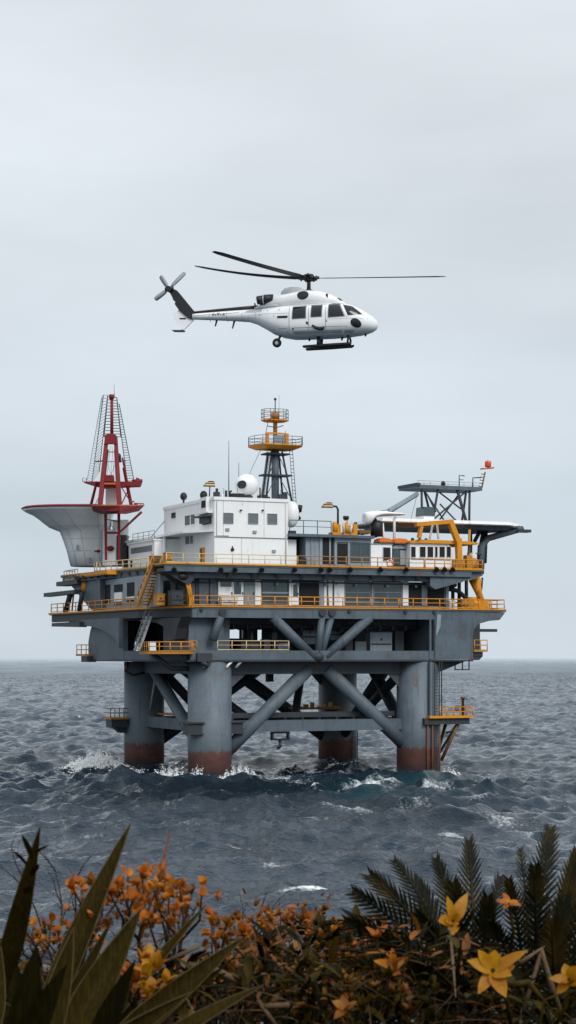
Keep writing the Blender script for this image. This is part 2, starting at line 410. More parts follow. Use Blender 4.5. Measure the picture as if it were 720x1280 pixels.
# ---- front left landing balcony, its side tank and pipework
q = MB(R); q.prism([(-7.6, -.5), (-3.3, -3.4), (-2.6, -1.5), (-5.0, 6.5), (-6.4, 6)], 13.9, 14.15); rig.part('balcony_floor', q, M['yellow_d'])
q = MB(R); q.tube([(-6.5, 1, 13.9), (-4.5, .5, 12.3), (-1, 0, 12.2)], .3, 8); q.tube([(-4, -2.2, 13.8), (-3.2, -1.4, 12.8)], .25, 8); rig.part('balcony_strut', q, M['slate_d'])
q = MB(R); q.tube([(-5.2, 13.2, 13.0), (-5.6, 13.2, 11.9), (-4.6, 13.2, 11.4), (-3.2, 13.2, 11.7)], .16, 8); rig.part('drain_pipe', q, M['black'])
q = MB(R); q.box(-2.6, -.8, -2.9, -1.9, 13.05, 14.); q.tube([(-2., -2.6, 13.1), (-1.2, -2.6, 12.5)], .3, 8); rig.part('pipe_elbow', q, M['slate_d'])
for px, mt in ((262, 'galv'), (290, 'white'), (302, 'galv')):
    uu = U(px, -2.2); q = MB(R); q.tube([(uu, -2.2, 13.05), (uu-.45, -2.3, 12.7), (uu-.75, -2.3, 12.35)], .14, 8); rig.part('drain_spout', q, M[mt])
q = MB(R)
for du in (0, 1.0, 1.9): q.box(31.0+du, 31.12+du, -1.2, -1.1, 12.0, 13.05)
q.box(31., 33., -1.2, -1.1, 12., 12.12); rig.part('hanging_frame', q, M['slate_d'])
# vertical stiffener plates on front wall of the right tank
for px in (538, 545):
    uu = U(px, -2.6); q = MB(R); q.box(uu-.12, uu+.12, -2.62, -2.47, 13.3, 18.0); rig.part('stiffener', q, S)
q = MB(R); uu = U(549, -2.6); q.prism_xz([(uu-.35, 18.6), (uu+.2, 18.6), (uu+.1, 17.2), (uu-.5, 16.)], -2.75, -2.47); rig.part('stiffener', q, M['slate_l'])
# hook hanging under the front beam
q = MB(R); uu = U(350, 0)
q.box(uu-1.1, uu+1.1, -.3, .3, 4.75, 4.98); q.box(uu-1.1, uu-.9, -.3, .3, 4.1, 4.8); q.box(uu+.9, uu+1.1, -.3, .3, 4.1, 4.8); q.box(uu-1.1, uu+1.1, -.3, .3, 3.95, 4.15); q.tube([(uu, 0, 3.95), (uu, 0, 3.2), (uu-.3, 0, 3.0)], .18, 8)
rig.part('hook_frame', q, M['black'])
q = MB(R); uu = U(336, 8); q.tube([(uu, 8, 12.), (uu, 8, 10.6)], .12, 8); q.box(uu-.3, uu+.5, 7.7, 8.3, 10.6, 11.7); rig.part('hanging_pump', q, M['black'])

# ================================================================== RAILINGS
POST = {}
def railing(label, path, z, mat='yellow', h=1.1, sp=1.9, heavy=1., group='guard rails around the decks', kick=True, fr=R):
    base = fr(path[0][0], path[0][1], z)
    t = Thing('guard_railing', label, 'railing', base, group)
    key = (mat, h, heavy)
    if key not in POST:
        q = MB(); q.tube([(0, 0, 0), (0, 0, h)], .055*heavy, 6)
        POST[key] = mesh_obj('post', q, M[mat], (0, 0, 0)); C.objects.unlink(POST[key])
    for lv, rr in ((h, .05), (h*.55, .038)):
        q = MB(fr); q.tube([(p[0], p[1], z+lv) for p in path], rr*heavy, 6); t.part('rail', q, M[mat])
    if kick:
        q = MB(fr); q.tube([(p[0], p[1], z+.1) for p in path], .06, 4); t.part('toe_board', q, M[mat])
    for a, b in zip(path, path[1:]):
        L = math.dist(a, b); n = max(1, round(L/sp))
        for i in range(n + (1 if b == path[-1] else 0)):
            f = i/n; w = fr(a[0]+(b[0]-a[0])*f, a[1]+(b[1]-a[1])*f, z)
            o = POST[key].copy(); C.objects.link(o); o.parent = t.e
            o.location = (w[0]-base[0], w[1]-base[1], 0)
    return t
um = U(498, -2.4)
railing('long amber railing along the front edge of the main deck', [(-2.9, -2.4), (12., -2.4), (um, -2.4)], ZM-.05, 'yellow', sp=1.75, heavy=1.15)
railing('amber railing on the right end of the main deck beside the amber winch', [(um+.2, -2.4), (37.1, -2.4), (37.3, 1.4), (36.6, 20)], ZM-.05, 'yellow', sp=1.75, heavy=1.15)
railing('amber railing on the left edge of the main deck from corner to far end', [(-3.0, -1.2), (-5.9, 8), (-7.5, 37.5)], ZM-.05, 'yellow', sp=2.2, heavy=1.15)
ua, ub = U(371, -2.4), U(530, -2.4)
railing('faded cream railing on the upper deck in front of the white accommodation block', [(-6.1, -2.4), (ua, -2.4)], ZU-.05, 'cream_y', sp=1.95, heavy=.9)
railing('amber railing on the upper deck in front of the grey deckhouse', [(ua+.15, -2.4), (ub, -2.4)], ZU-.05, 'yellow_d', sp=1.95, heavy=1.)
railing('amber railing around the right end of the upper deck below the long white landing deck', [(ub+.15, -2.4), (34.1, -2.4), (34.4, 4), (33.9, 20)], ZU-.05, 'yellow', sp=1.3, heavy=1.2)
railing('amber railing on the left edge of the upper deck in front of the pale tower', [(-4.3, 7.2), (-6.6, 22), (-6.7, V(121, -6.7))], ZU-.05, 'cream_y', sp=1.5, heavy=1.15)
railing('short railing on the ledge at the left foot of the pale tower', [(-7.1, V(98, -7)), (-7.1, V(81, -7)), (-5.6, V(81, -7)+.2)], 23.3, 'cream_y', sp=1.1, h=1.3)
railing('railing along the front edge of the lowest deck beside the open bays', [(U(272, -2.4), -2.4), (U(361, -2.4), -2.4)], ZL, 'cream_y', sp=1.6, heavy=.95)
railing('short amber railing at the front left corner of the lowest deck', [(U(236, -2.4)+.1, -2.4), (U(246, -2.4), -2.4)], ZL, 'yellow_d', sp=1.0)
railing('amber railing around the small landing balcony under the left stairs', [(-7.5, -.4), (-3.4, -3.3), (-2.8, -2.2)], 14.15, 'yellow', sp=1.35, heavy=1.15)
railing('amber railing on the far side of the landing balcony', [(-7.4, -.2), (-6.3, 5.9)], 14.15, 'yellow_d', sp=1.6, heavy=1.)

def perch(label, px0, px1, zf, u_, v_, left):
    t = Thing('inspection_perch', label, 'balcony', R(u_, v_, zf), 'small railed perches on the lower hull sides')
    return t
# small railed perches bolted to the hull sides
t = Thing('inspection_perch', 'small railed perch on the right side of the hull above the sea', 'balcony', R(33, -2, 13), 'small railed perches on the hull sides')
ua, ub = 32.85, U(606.5, -2)
t.part('floor', MB(R).box(ua, ub, -2.6, -.6, 14.2, 14.45), M['yellow_d'])
q = MB(R); q.box(ua, ub-.5, -2.3, -1., 13.7, 14.19); q.prism_xz([(ua, 13.2), (ua+.9, 13.2), (ub-.4, 13.7), (ua, 13.7)], -2.2, -1.1); t.part('bracket', q, M['slate_d'])
q = MB(R)
for z in (15.0, 15.6): q.tube([(ua, -2.5, z), (ub, -2.5, z), (ub, -.7, z)], .05, 6)
t.part('rail', q, M['yellow'])
for a in (ua+.1, (ua+ub)/2, ub): t.part('post', MB(R).tube([(a, -2.5, 14.45), (a, -2.5, 15.6)], .06, 6), M['yellow'])
t = Thing('inspection_perch', 'small railed perch on the left side of the hull beside the far tank', 'balcony', R(-6.5, 27, 13), 'small railed perches on the hull sides')
va, vb = V(111.5, -6.5), V(99.5, -6.5)
t.part('floor', MB(R).box(-7.0, -5.2, va, vb, 13.7, 13.95), M['yellow_d'])
t.part('bracket', MB(R).box(-6.8, -5.6, va, vb-1.6, 12.95, 13.69), M['slate_d'])
q = MB(R)
for z in (14.5, 15.1): q.tube([(-6.9, va, z), (-6.9, vb, z), (-5.3, vb, z)], .05, 6)
t.part('rail', q, M['yellow'])
for a in (va, (va+vb)/2, vb-.1): t.part('post', MB(R).tube([(-6.9, a, 13.95), (-6.9, a, 15.1)], .06, 6), M['yellow'])
# boat landings on the legs
t = Thing('boat_landing', 'amber railed boat landing on struts beside the right leg', 'landing platform', R(29, -1, 0))
ua, ub = U(535, -2.9), U(582, -1.5)
t.part('floor', MB(R).box(ua, ub, -3.4, 1.2, 6.35, 6.62), M['yellow'])
t.part('frame', MB(R).box(ua-.5, ub-.3, -3.0, .8, 5.6, 6.34), M['slate_d'])
for z in (7.1, 7.65): t.part('rail', MB(R).tube([(ua+1.4, -3.3, z), (ub, -3.3, z), (ub, 1.1, z)], .05, 6), M['yellow'])
for i in range(6):
    a = ua+1.4+i*(ub-ua-1.4)/5; t.part('post', MB(R).tube([(a, -3.3, 6.6), (a, -3.3, 7.7)], .07, 6), M['yellow'])
t.part('bollard', MB(R).lathe((ub-1.2, -3.0, 6.6), [(.17, 0), (.17, 2.0), (.3, 2.05), (.3, 2.25)], 12), M['timber'])
for dv in (-2.6, .4): t.part('strut', MB(R).tube([(ub-1.6, dv, 5.7), (29.1, dv*.5, 1.2)], .2, 8), M['timber'])
t.part('strut', MB(R).tube([(ub-.7, -1., 5.8), (29.1, -.6, 1.9)], .16, 8), M['slate_d'])
q = MB(R); q.tube([(29.3, -2.2, 4.6), (30, -2.2, 4.7), (30.5, -2.2, 5.3), (31, -2.2, 5.3)], .13, 8); t.part('hose', q, M['black'])
t = Thing('boat_landing', 'small dark railed landing on the left side of the far left leg', 'landing platform', R(-3, 22.4, 0))
vv = 22.4; ua, ub = U(134, vv), U(156, vv)
t.part('floor', MB(R).box(ua, ub, vv-1.4, vv+1.4, 5.9, 6.15), M['yellow_d'])
t.part('frame', MB(R).box(ua+.2, ub, vv-1.1, vv+1.1, 4.9, 5.89), M['slate_d'])
t.part('bracket', MB(R).prism_xz([(ua+.8, 4.89), (ub, 4.89), (ub, 4.2), (ua+1.5, 4.2)], vv-.6, vv+.6), M['slate_d'])
for z in (6.7, 7.25): t.part('rail', MB(R).tube([(ub, vv-1.3, z), (ua, vv-1.3, z), (ua, vv+1.3, z)], .05, 6), M['timber'])
for i in range(4):
    a = ua+i*(ub-ua)/4; t.part('post', MB(R).tube([(a, vv-1.3, 6.1), (a, vv-1.3, 7.25)], .06, 6), M['timber'])
# ================================================================== BETWEEN DECKS: the long grey workshop
ws = Thing('workshop_block', 'long grey workshop block with doors and wide dark windows between the two main decks', 'workshop', R(12, 5, ZM))
vw = 0.0
hz0, hz1 = 19.3, 22.49
uL, uR = -3.0, U(560, vw)
w = MB(R); w.prism([(uL, vw), (uR, vw), (uR, 14), (uR-6, 24), (-5.2, 24), (uL-.3, 3)], hz0, hz1); ws.part('wall', w, M['slate'])
w = MB(R); w.prism([(uL+.1, vw-.35), (U(268,vw), vw-.35), (U(268,vw), vw-.003), (uL+.1, vw-.003)], hz0, hz1); ws.part('wall', w, M['slate'])
def face(th, nm, pxa, pxb, pya, pyb, v, mat, d0=.0, d1=.06, parent=None):
    ua, ub = U(pxa, v), U(pxb, v); um = (ua+ub)/2
    return th.part(nm, MB(R).box(ua, ub, v-d1, v-d0, Zf(pyb, um, v), Zf(pya, um, v)), M[mat], parent)
def window(th, pxa, pxb, pya, pyb, v, glass='glass', fr='slate_l', bars=(), rails=(), wpx=.8):
    um = U((pxa+pxb)/2, v)
    f = MB(R); ua, ub = U(pxa, v), U(pxb, v); za, zb = Zf(pyb, um, v), Zf(pya, um, v); e = wpx/10.6
    f.box(ua, ub, v-.1, v-.004, zb-e, zb).box(ua, ub, v-.1, v-.004, za, za+e).box(ua, ua+e, v-.1, v-.004, za+e, zb-e).box(ub-e, ub, v-.1, v-.004, za+e, zb-e)
    for b in bars: x = ua+(ub-ua)*b; f.box(x-e*.4, x+e*.4, v-.09, v-.004, za+e, zb-e)
    for b in rails: z = za+(zb-za)*b; f.box(ua+e, ub-e, v-.095, v-.004, z-e*.4, z+e*.4)
    o = th.part('window', f, M[fr])
    th.part('pane', MB(R).box(ua+e*.8, ub-e*.8, v-.05, v-.006, za+e*.8, zb-e*.8), M[glass], o)
    return o
fv = vw-.004
def door(th, pxa, pxb, pya, pyb, v, mat, lite=None, lm='glass'):
    o = face(th, 'door', pxa, pxb, pya, pyb, v, mat, .004, .10)
    if lite: face(th, 'pane', *lite, v, lm, .101, .13, o)
    um = U(pxb-1.3, v); q = MB(R); z = Zf((pya+pyb)/2+1, um, v); q.box(um-.05, um+.05, v-.2, v-.1, z-.15, z+.15); th.part('handle', q, M['black'], o)
    return o
door(ws, 272.5, 290.5, 725.5, 756, vw, 'white', (275, 289, 727, 733.5))
door(ws, 291, 304, 725.5, 756, vw, 'white', (292, 301, 727, 743))
door(ws, 305, 318, 726, 756, vw, 'slate_l', (308, 317, 727, 731))
for a, b, m in ((318.5, 326, 'white'), (361, 364, 'white'), (398.5, 404.5, 'slate_l'), (404.8, 407.8, 'white'), (410, 415, 'white'), (417.5, 430, 'white'), (464, 466, 'slate_l'), (503, 510, 'white'), (527, 533, 'slate_l'), (557, 560.5, 'slate_l')):
    face(ws, 'pilaster', a, b, 725, 757, vw, m, .004, .12)
window(ws, 327, 360, 725.5, 752, vw, 'glass', 'slate_d', (.5,), (.42,))
q = face(ws, 'sill', 327, 360, 740, 742, vw, 'slate_l', .1, .2)
door(ws, 364.5, 373, 727, 756, vw, 'white', (366, 371.5, 731, 746))
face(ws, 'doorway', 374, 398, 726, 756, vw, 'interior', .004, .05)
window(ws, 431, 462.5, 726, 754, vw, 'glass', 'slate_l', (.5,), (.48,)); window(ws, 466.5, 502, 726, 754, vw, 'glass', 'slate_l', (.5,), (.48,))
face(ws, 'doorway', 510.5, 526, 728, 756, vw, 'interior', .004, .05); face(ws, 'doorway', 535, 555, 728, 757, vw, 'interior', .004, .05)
face(ws, 'cabinet', 418.5, 421, 728, 731, vw, 'line', .12, .16)
# left end wall, paler grey, with openings and bulging pilot house window
def lface(th, nm, pxa, pxb, pya, pyb, u, mat, d0, d1, parent=None):
    va, vb = V(pxb, u), V(pxa, u); vm = (va+vb)/2
    return th.part(nm, MB(R).box(u-d1, u-d0, va, vb, Zf(pyb, u, vm), Zf(pya, u, vm)), M[mat], parent)
w = MB(R); w.box(-5.6, -5.22, V(200, -5.6), V(116, -5.6), hz0, 23.0); ws.part('wall', w, M['slate_l'])
for a, b, y0, y1, m in ((127, 138, 731, 754, 'interior'), (143, 153.5, 730.5, 740, 'interior'), (143, 153.5, 752, 756, 'slate_d'), (159, 168, 728, 752, 'interior')):
    lface(ws, 'window_bay', a, b, y0, y1, -5.6, m, .004, .05)
lface(ws, 'pane', 143, 152.5, 740.5, 752, -5.6, 'white', .004, .03)  # white plate painted in for bright sky through the bay
w = MB(R); w.box(-3.9, -3.35, V(214, -3.9), V(192, -3.9), hz0, 22.9); ws.part('wall', w, M['slate_l'])
va, vb = V(213, -3.9), V(200, -3.9); vm = (va+vb)/2
w = MB(R); w.prism_yz([(va, Zf(740, -3.9, vm)), (vb, Zf(740, -3.9, vm)), (vb-.9, Zf(727, -3.9, vm)), (va+.3, Zf(726, -3.9, vm))], -3.97, -3.905); ws.part('window', w, M['glass'])
# open bay at the right end: posts and bent pipes
q = MB(R)
for px in (566, 574, 583): uu = U(px, 2); q.tube([(uu, 2, 19.3), (uu, 2, 23.7)], .22, 8)
ws.part('bay_post', q, M['slate_d'])
q = MB(R); q.tube([(U(560, 1), 1, 21.8), (U(572, 1), 1, 21.6), (U(584, 1), 1, 20.6), (U(588, 1), 1, 20.4)], .28, 10); q.tube([(U(560, 1), 1, 22.3), (U(570, 1), 1, 22.3)], .28, 10); ws.part('bent_pipe', q, M['slate_d'])
q = MB(R); q.tube([(U(603, 0), 0, 23.2), (U(602, 0), 0, 22), (U(600, 0), 0, 20.8), (U(603, 0), 0, 19.5)], .12, 8); ws.part('bent_pipe', q, M['black'])

# amber winch on the right corner of the main deck
t = Thing('deck_winch', 'amber winch with folded boom between the decks at the right corner', 'winch', R(33, 0, ZM))
q = MB(R)
q.box(U(584,-.5), U(608,-.5), -1.2, 1.0, 19.3, 19.75); q.lathe((U(592,-.5), -.2, 19.7), [(.9, 0), (.9, .5), (.6, .7), (.6, 1.1)], 14)
q.box(U(597,-.5), U(609,-.5), -.9, .9, 19.7, 20.5); t.part('base', q, M['yellow'])
q = MB(R); q.tube([(U(593,-.3), -.3, 23.0), (U(598,-.3), -.3, 21.4), (U(604,-.3), -.3, 19.9)], [.75, .42, .3], 10); t.part('boom', q, M['yellow'])
q = MB(R); q.tube([(U(595,-.3), -.6, 20.6), (U(599.5,-.3), -.6, 23.0)], .16, 8); t.part('ram', q, M['yellow_d'])
q = MB(R); q.tube([(U(586,-.9), -1.3, 20.0), (U(586,-.9), .8, 20.0)], .62, 14); q.tube([(U(578,-.5), -.2, 19.9), (U(585,-.5), -.2, 19.9)], .35, 10); t.part('drum', q, M['yellow_d'])
# amber A frame near the front left corner
t = Thing('pipe_stand', 'tall amber pipe stand leaning against the grey corner wall', 'pipe stand', R(-3, -2, ZM))
vA = -1.6
for a, b in ((229, 238), (233, 240.5)): t.part('leg', MB(R).tube([(U(a, vA), vA, 23.2), (U(b-3, vA), vA, 21.3), (U(b, vA), vA, 19.3)], .16, 8), M['yellow'])
q = MB(R); q.tube([(U(228, vA), vA, 23.25), (U(235, vA), vA, 23.1)], .2, 8); q.box(U(235.5, vA), U(241, vA), vA-.3, vA+.3, 19.3, 20.2); t.part('foot', q, M['yellow'])

# stairs
def stair(label, p0, p1, width, mat, rail, n=13, h=1.0, rl=True):
    """flight from p0 (low) to p1 (high), rig coordinates; treads run across v"""
    t = Thing('staircase', label, 'stairs', R(*p0), None)
    d = Vector(p1)-Vector(p0); side = Vector((-d.y, d.x, 0)); side.normalize(); side *= width/2
    for s in (-1, 1):
        a, b = Vector(p0)+side*s, Vector(p1)+side*s
        t.part('stringer', MB(R).tube([a, b], .17, 4), M[mat])
        if rl:
            t.part('handrail', MB(R).tube([a+Vector((0,0,h)), b+Vector((0,0,h))], .07, 6), M[rail])
            q = MB(R)
            for i in range(7): c = a+(b-a)*(i/6); q.tube([c, c+Vector((0,0,h))], .055, 6)
            t.part('baluster', q, M[rail])
    for i in range(n):
        c = Vector(p0)+d*((i+.5)/n); q = MB(R); q.tube([c-side, c+side], .11, 4); t.part('tread', q, M[mat])
    return t
vS = -.8
stair('amber staircase climbing from main deck to upper deck at the front left corner', (U(178, 4), 4, ZM), (U(198, 1.5), 1.5, ZU), 1.5, 'yellow_d', 'yellow', 14, 1.15)
stair('grey steel staircase descending from the main deck to the landing balcony', (U(171, 4), 4, 14.3), (U(186, 4), 4, 18.2), 1.5, 'galv', 'galv_d', 12, .9)
# cream locker and machinery on left main deck
t = Thing('deck_locker', 'cream rounded deck winch behind the left railing below the stairs', 'winch', R(-4.6, 7, ZM))
va, vb = V(178, -4.9), V(163, -4.9)
q = MB(R); q.box(-5.3, -4.2, va, vb, 19.3, 20.3); q.tube([(-5.2, vb-.6, 20.5), (-5.2, va+.8, 20.5)], .5, 14); t.part('housing', q, M['cream'])
q = MB(R)
for i in range(4): q.box(-5.0, -4.3, vb-3.0-.2*i, vb-1.4, 20.9+i*.55, 21.25+i*.55)
t.part('ribbed_stack', q, M['cream_y'])
def crate(label, ua, ub, va, vb, z, h, mat, cat='equipment box', nm='equipment_box'):
    t = Thing(nm, label, cat, R((ua+ub)/2, (va+vb)/2, z))
    t.part('housing', MB(R).box(ua, ub, va, vb, z, z+h), M[mat])
    t.part('lid', MB(R).box(ua-.05, ub+.05, va-.05, vb+.05, z+h+.001, z+h+.1), M[mat])
    q = MB(R); q.box(ua+.1, ub-.1, va-.06, va-.01, z+h*.35, z+h*.42); q.box((ua+ub)/2-.1, (ua+ub)/2+.1, va-.1, va-.01, z+h*.6, z+h*.7); t.part('latch', q, M['black'])
crate('dark machine box behind the amber railing left of the pipe frame', U(207, 0.2), U(221, .2), -1.9, -.6, ZM, 1.5, 'slate_d')
crate('amber machine box behind the corner railing under the stairs', U(193, 1), U(203, 1), .2, 1.4, ZM, 1.2, 'yellow_d')
crate('pale grey bench box outside the white workshop doors', U(276, -1.3), U(296, -1.3), -1.6, -.7, ZM, .9, 'cream')
crate('white container deep in the open lower level behind the truss', U(379, 3), U(396, 3), 3, 6, 15.1, 2.2, 'slate_l')
crate('smaller grey container in the open lower level right of the truss node', U(413, 3), U(431, 3), 3, 6, 15.6, 1.6, 'slate_l')
crate('flat grey cabinet standing on the lower deck in the right bay', U(463, 1.5), U(490, 1.5), 1.5, 3, 14.3, 2.1, 'slate_l')
crate('dark green cupboard in the lit opening of the lower level', U(306, 15), U(318.5, 15), 15, 16, 14.3, 2.6, 'glass')
crate('low pipe bundle box behind the lowest deck railing', U(300, -.8), U(322, -.8), -1.2, .2, 14.3, .8, 'slate_d')

# ================================================================== WHITE ACCOMMODATION BLOCK
H0, H1 = 24.0, 31.7
ab = Thing('accommodation_block', 'white two storey accommodation block with small square windows on the upper deck', 'accommodation block', R(5, 5, H0))
ua, ub = U(268, .0), U(360, .0); ue = U(373, .0)
vl = V(205, ua)
w = MB(R)
w.box(ua, ub, 0, vl, H0, H1); ab.part('wall', w, M['white'])
w = MB(R); w.prism([(ua, -.004), (ub, -.004), (ub, -.06), (ua, -.06)], 27.2, 27.3); ab.part('weld_seam', w, M['line'])
w = MB(R); w.box(ub+.002, ue, .6, 10, H0, 27.2); ab.part('wall', w, M['white'])
w = MB(R)
for a in ((ua-.1, ub+.1, -.12, .1), (ua-.1, ub+.1, vl-.1, vl+.1), (ua-.12, ua+.1, .1, vl-.1), (ub-.1, ub+.12, .1, vl-.1)): w.box(*a, H1-.25, H1+.12)
ab.part('parapet', w, M['white'])
for a, b, c, d in ((278.8, 291.5, 641, 654.5), (310, 322.5, 641.5, 655), (334, 346.3, 642, 655.3)): window(ab, a, b, c, d, 0, 'glass_g', 'slate_l', (), (), .7)
def lwindow(th, pxa, pxb, pya, pyb, u, glass, fr, bars=()):
    va, vb = V(pxb, u), V(pxa, u); vm = (va+vb)/2; za, zb = Zf(pyb, u, vm), Zf(pya, u, vm); e = .09
    f = MB(R); f.box(u-.1, u-.004, va, vb, zb-e, zb).box(u-.1, u-.004, va, vb, za, za+e).box(u-.1, u-.004, va, va+e*2, za+e, zb-e).box(u-.1, u-.004, vb-e*2, vb, za+e, zb-e)
    for b in bars: x = va+(vb-va)*b; f.box(u-.1, u-.004, x-e, x+e, za+e, zb-e)
    o = th.part('window', f, M[fr]); th.part('pane', MB(R).box(u-.06, u-.006, va+e, vb-e, za+e, zb-e), M[glass], o)
lwindow(ab, 231, 245, 643, 657, ua, 'glass_g', 'white', (.45,))
lwindow(ab, 215, 219.5, 641, 647.5, ua, 'glass', 'slate_d')
lwindow(ab, 231.5, 243, 669, 681, ua, 'glass_g', 'white', (.42,))
lwindow(ab, 219.5, 223, 674.5, 681, ua, 'glass', 'slate_d')
# navigation bridge wing stack at the corner
va = V(261, ua)
q = MB(R); q.box(ua-.9, ua-.01, V(265.5, ua), V(252, ua), 29.6, 29.8); q.box(ua-.6, ua-.01, V(264, ua), V(255, ua), 28.9, 29.59); ab.part('bridge_wing', q, M['slate_d'])
q = MB(R); q.box(ua-.5, ua-.01, V(263, ua), V(255, ua), 30.2, 31.9); q.box(ua-.6, ua-.01, V(266, ua), V(251, ua), 30.0, 30.15); ab.part('bridge_wing', q, M['white'])
lwindow(ab, 253.5, 264.5, 649, 655.5, ua, 'interior', 'slate_d'); 
q = MB(R); q.box(ua-.54, ua-.51, V(262, ua), V(257, ua), 30.7, 31.5); ab.part('pane', q, M['interior'])
# porthole on the front
q = MB(R); uu = U(290.3, 0); zz = Zf(687, uu, 0); q.tube([(uu, -.15, zz), (uu, -.005, zz)], .2, 16); q.box(uu-.04, uu+.04, -.16, -.02, zz+.2, zz+.4); ab.part('porthole', q, M['black'])
# canopy over the side walkway with white post
q = MB(R); q.prism([(ua-.01, V(268, ua)), (ua-.01, vl+10), (ua-2.3, vl+9), (ua-2.3, 4.2), (ua-.6, 1.2)], 27.85, 28.1); ab.part('canopy', q, M['white'])
q = MB(R); uu = ua-2.0; q.tube([(uu, V(205.5, uu), 24.), (uu, V(205.5, uu), 27.85)], .2, 10); ab.part('canopy_post', q, M['white'])
q = MB(R); q.box(ua-.14, ua-.005, V(256, ua), V(251, ua), 24.05, 26.2); dr = ab.part('door', q, M['yellow'])
q = MB(R); q.box(ua-.17, ua-.141, V(253.6, ua), V(251.4, ua), 24.1, 26.1); ab.part('panel', q, M['timber'], dr)
# lower white annex behind, with dark doors
q = MB(R); a1 = ua-1.2; q.box(a1, ua+9, vl+.5, vl+12, 24.0, 27.6); ab.part('annex_wall', q, M['cream'])
q = MB(R); q.box(a1-.1, a1-.005, V(207, a1), V(198, a1), 24.1, 26.7); ab.part('door', q, M['timber'])
q = MB(R); q.box(ua-.09, ua-.005, vl-1.8, vl-.4, 24.1, 26.4); ab.part('door', q, M['timber'])
an = Thing('side_cabin', 'low white cabin with a grey slot window left of the accommodation block', 'cabin', R(-2, 18, H0))
a2 = -2.6
q = MB(R); q.box(a2, a2+5, V(193, a2), V(161, a2), 24.0, 27.4); q.box(a2-.15, a2+5.1, V(193, a2)-.1, V(160, a2)+.1, 27.4, 27.6); an.part('wall', q, M['white'])
q = MB(R); q.box(a2-.05, a2-.004, V(190, a2), V(164, a2), 26.2, 26.9); an.part('window', q, M['glass_g'])
q = MB(R); q.box(a2-.06, a2-.004, V(165.5, a2), V(163.5, a2), 24.2, 25.4); an.part('hatch', q, M['black'])
railing('thin rail on the flat roof of the side cabin with a stay wire', [(a2, V(193, a2)), (a2, V(166, a2))], 27.6, 'galv', 1.0, 2.2, .8, group=None, kick=False)
t = single('stay_wire', 'thin dark wire slanting from the cabin roof up to the white block', 'wire', MB(R).tube([(a2+.2, V(186, a2), 27.8), (ua, vl-.1, 30.1)], .05, 5), M['galv_d'], R(a2, 10, 27))

# ---- things on the accommodation roof
ball = lambda c, r, sc=(1,1,1): MB(R).ball(c, r, 20, sc)
t = Thing('radome', 'large white radome with a dark round hatch on the accommodation roof', 'radome', R(5, 3, H1))
uu = U(308.5, 3); zz = Zf(606.5, uu, 3)
t.part('dome', ball((uu, 3, zz), 1.33, (1.05, 1, .98)), M['white'])
q = MB(R); uh = U(302.5, 1.9); q.lathe((0,0,0), [(.0,0)], 3) if False else None
q.tube([(uh, 1.66, zz-.05), (uh, 2.3, zz-.05)], .46, 18); t.part('hatch', q, M['black'])
q = MB(R); q.lathe((uu, 3, H1), [(.9, 0), (.9, .35), (.7, .4), (.7, .6)], 20); t.part('pedestal', q, M['slate_d'])
t = Thing('radome', 'white dome antenna hung on the right side wall of the accommodation block', 'radome', R(9.5, 2, 29))
uu = U(364, 1.5); zz = Zf(643, uu, 1.5)
t.part('dome', ball((uu, 1.5, zz), 1.15, (.8, .9, 1.35)), M['white'])
q = MB(R); q.tube([(ub, 2, 28.2), (uu, 1.6, 28.0)], .14, 8); q.box(uu-.4, uu+.5, 1.2, 2.0, 27.4, 28.3); t.part('bracket', q, M['slate_d'])
q = MB(R); q.tube([(uu+.5, 1.4, 30.4), (uu+1.2, 1.4, 30.7)], .2, 8); q.tube([(uu+1.0, 1.4, 30.6), (uu+1.15, 1.4, 31.3)], .26, 10); q.tube([(uu+.6, 1.3, 29.6), (uu+1.0, 1.3, 29.9)], .25, 8); t.part('spotlight', q, M['black'])
G = 'dark spherical lamps on the accommodation roof edge'
def lampball(label, px, py, v, r):
    uu = U(px, v); zz = Zf(py, uu, v)
    t = Thing('deck_spotlight', label, 'spotlight', R(uu, v, H1), G)
    t.part('lamp_head', ball((uu, v, zz), r, (1, .9, 1.15)), M['black'])
    t.part('bracket', MB(R).tube([(uu, v, H1+.05), (uu, v, zz-r*.8)], .12, 8), M['black'])
lampball('dark round spotlight on the roof edge near the left end of the white block', 229.5, 620.5, V(229.5, ua), .42)
lampball('dark round spotlight on the roof corner beside the striped marker', 254.5, 618.8, V(254.5, ua), .44)
def roofbits(label, spec, nm='roof_fitting'):
    t = Thing(nm, label, 'roof fitting', R(*spec[0][:2], H1), None)
    for (u0, v0, du, dv, h, m, kind) in spec:
        if kind == 'b': t.part('box', MB(R).box(u0, u0+du, v0, v0+dv, H1+.02, H1+h), M[m])
        else: t.part('tube', MB(R).tube([(u0, v0, H1), (u0, v0, H1+h)], du, 8), M[m])
roofbits('cluster of small lamps and horns on the roof corner above the bridge wing', [(ua+.2, .3, .6, .6, .7, 'slate_d', 'b'), (ua+1.0, .3, .3, .3, .5, 'white', 'b'), (ua+1.6, .4, .14, 0, .9, 'black', 't'), (ua+.5, .5, .16, 0, 1.1, 'black', 't')])
roofbits('pair of black boxes on the accommodation roof edge', [(ua+2.4, .4, .8, .5, .62, 'black', 'b'), (ua+3.3, .4, .6, .5, .62, 'black', 'b')])
roofbits('low dark pipes and vents around the foot of the grey mast', [(ua+5.6, .5, .35, .3, .5, 'black', 'b'), (ua+6.3, .7, .9, .4, .4, 'slate_d', 'b'), (U(330,.6), .6, .5, .4, .6, 'black', 'b'), (U(350,.6), .6, .7, .5, .75, 'slate_d', 'b'), (U(356,.6), .6, .35, .5, 1.0, 'slate_d', 'b'), (U(325,.6), .6, .1, 0, 1.4, 'timber', 't')])
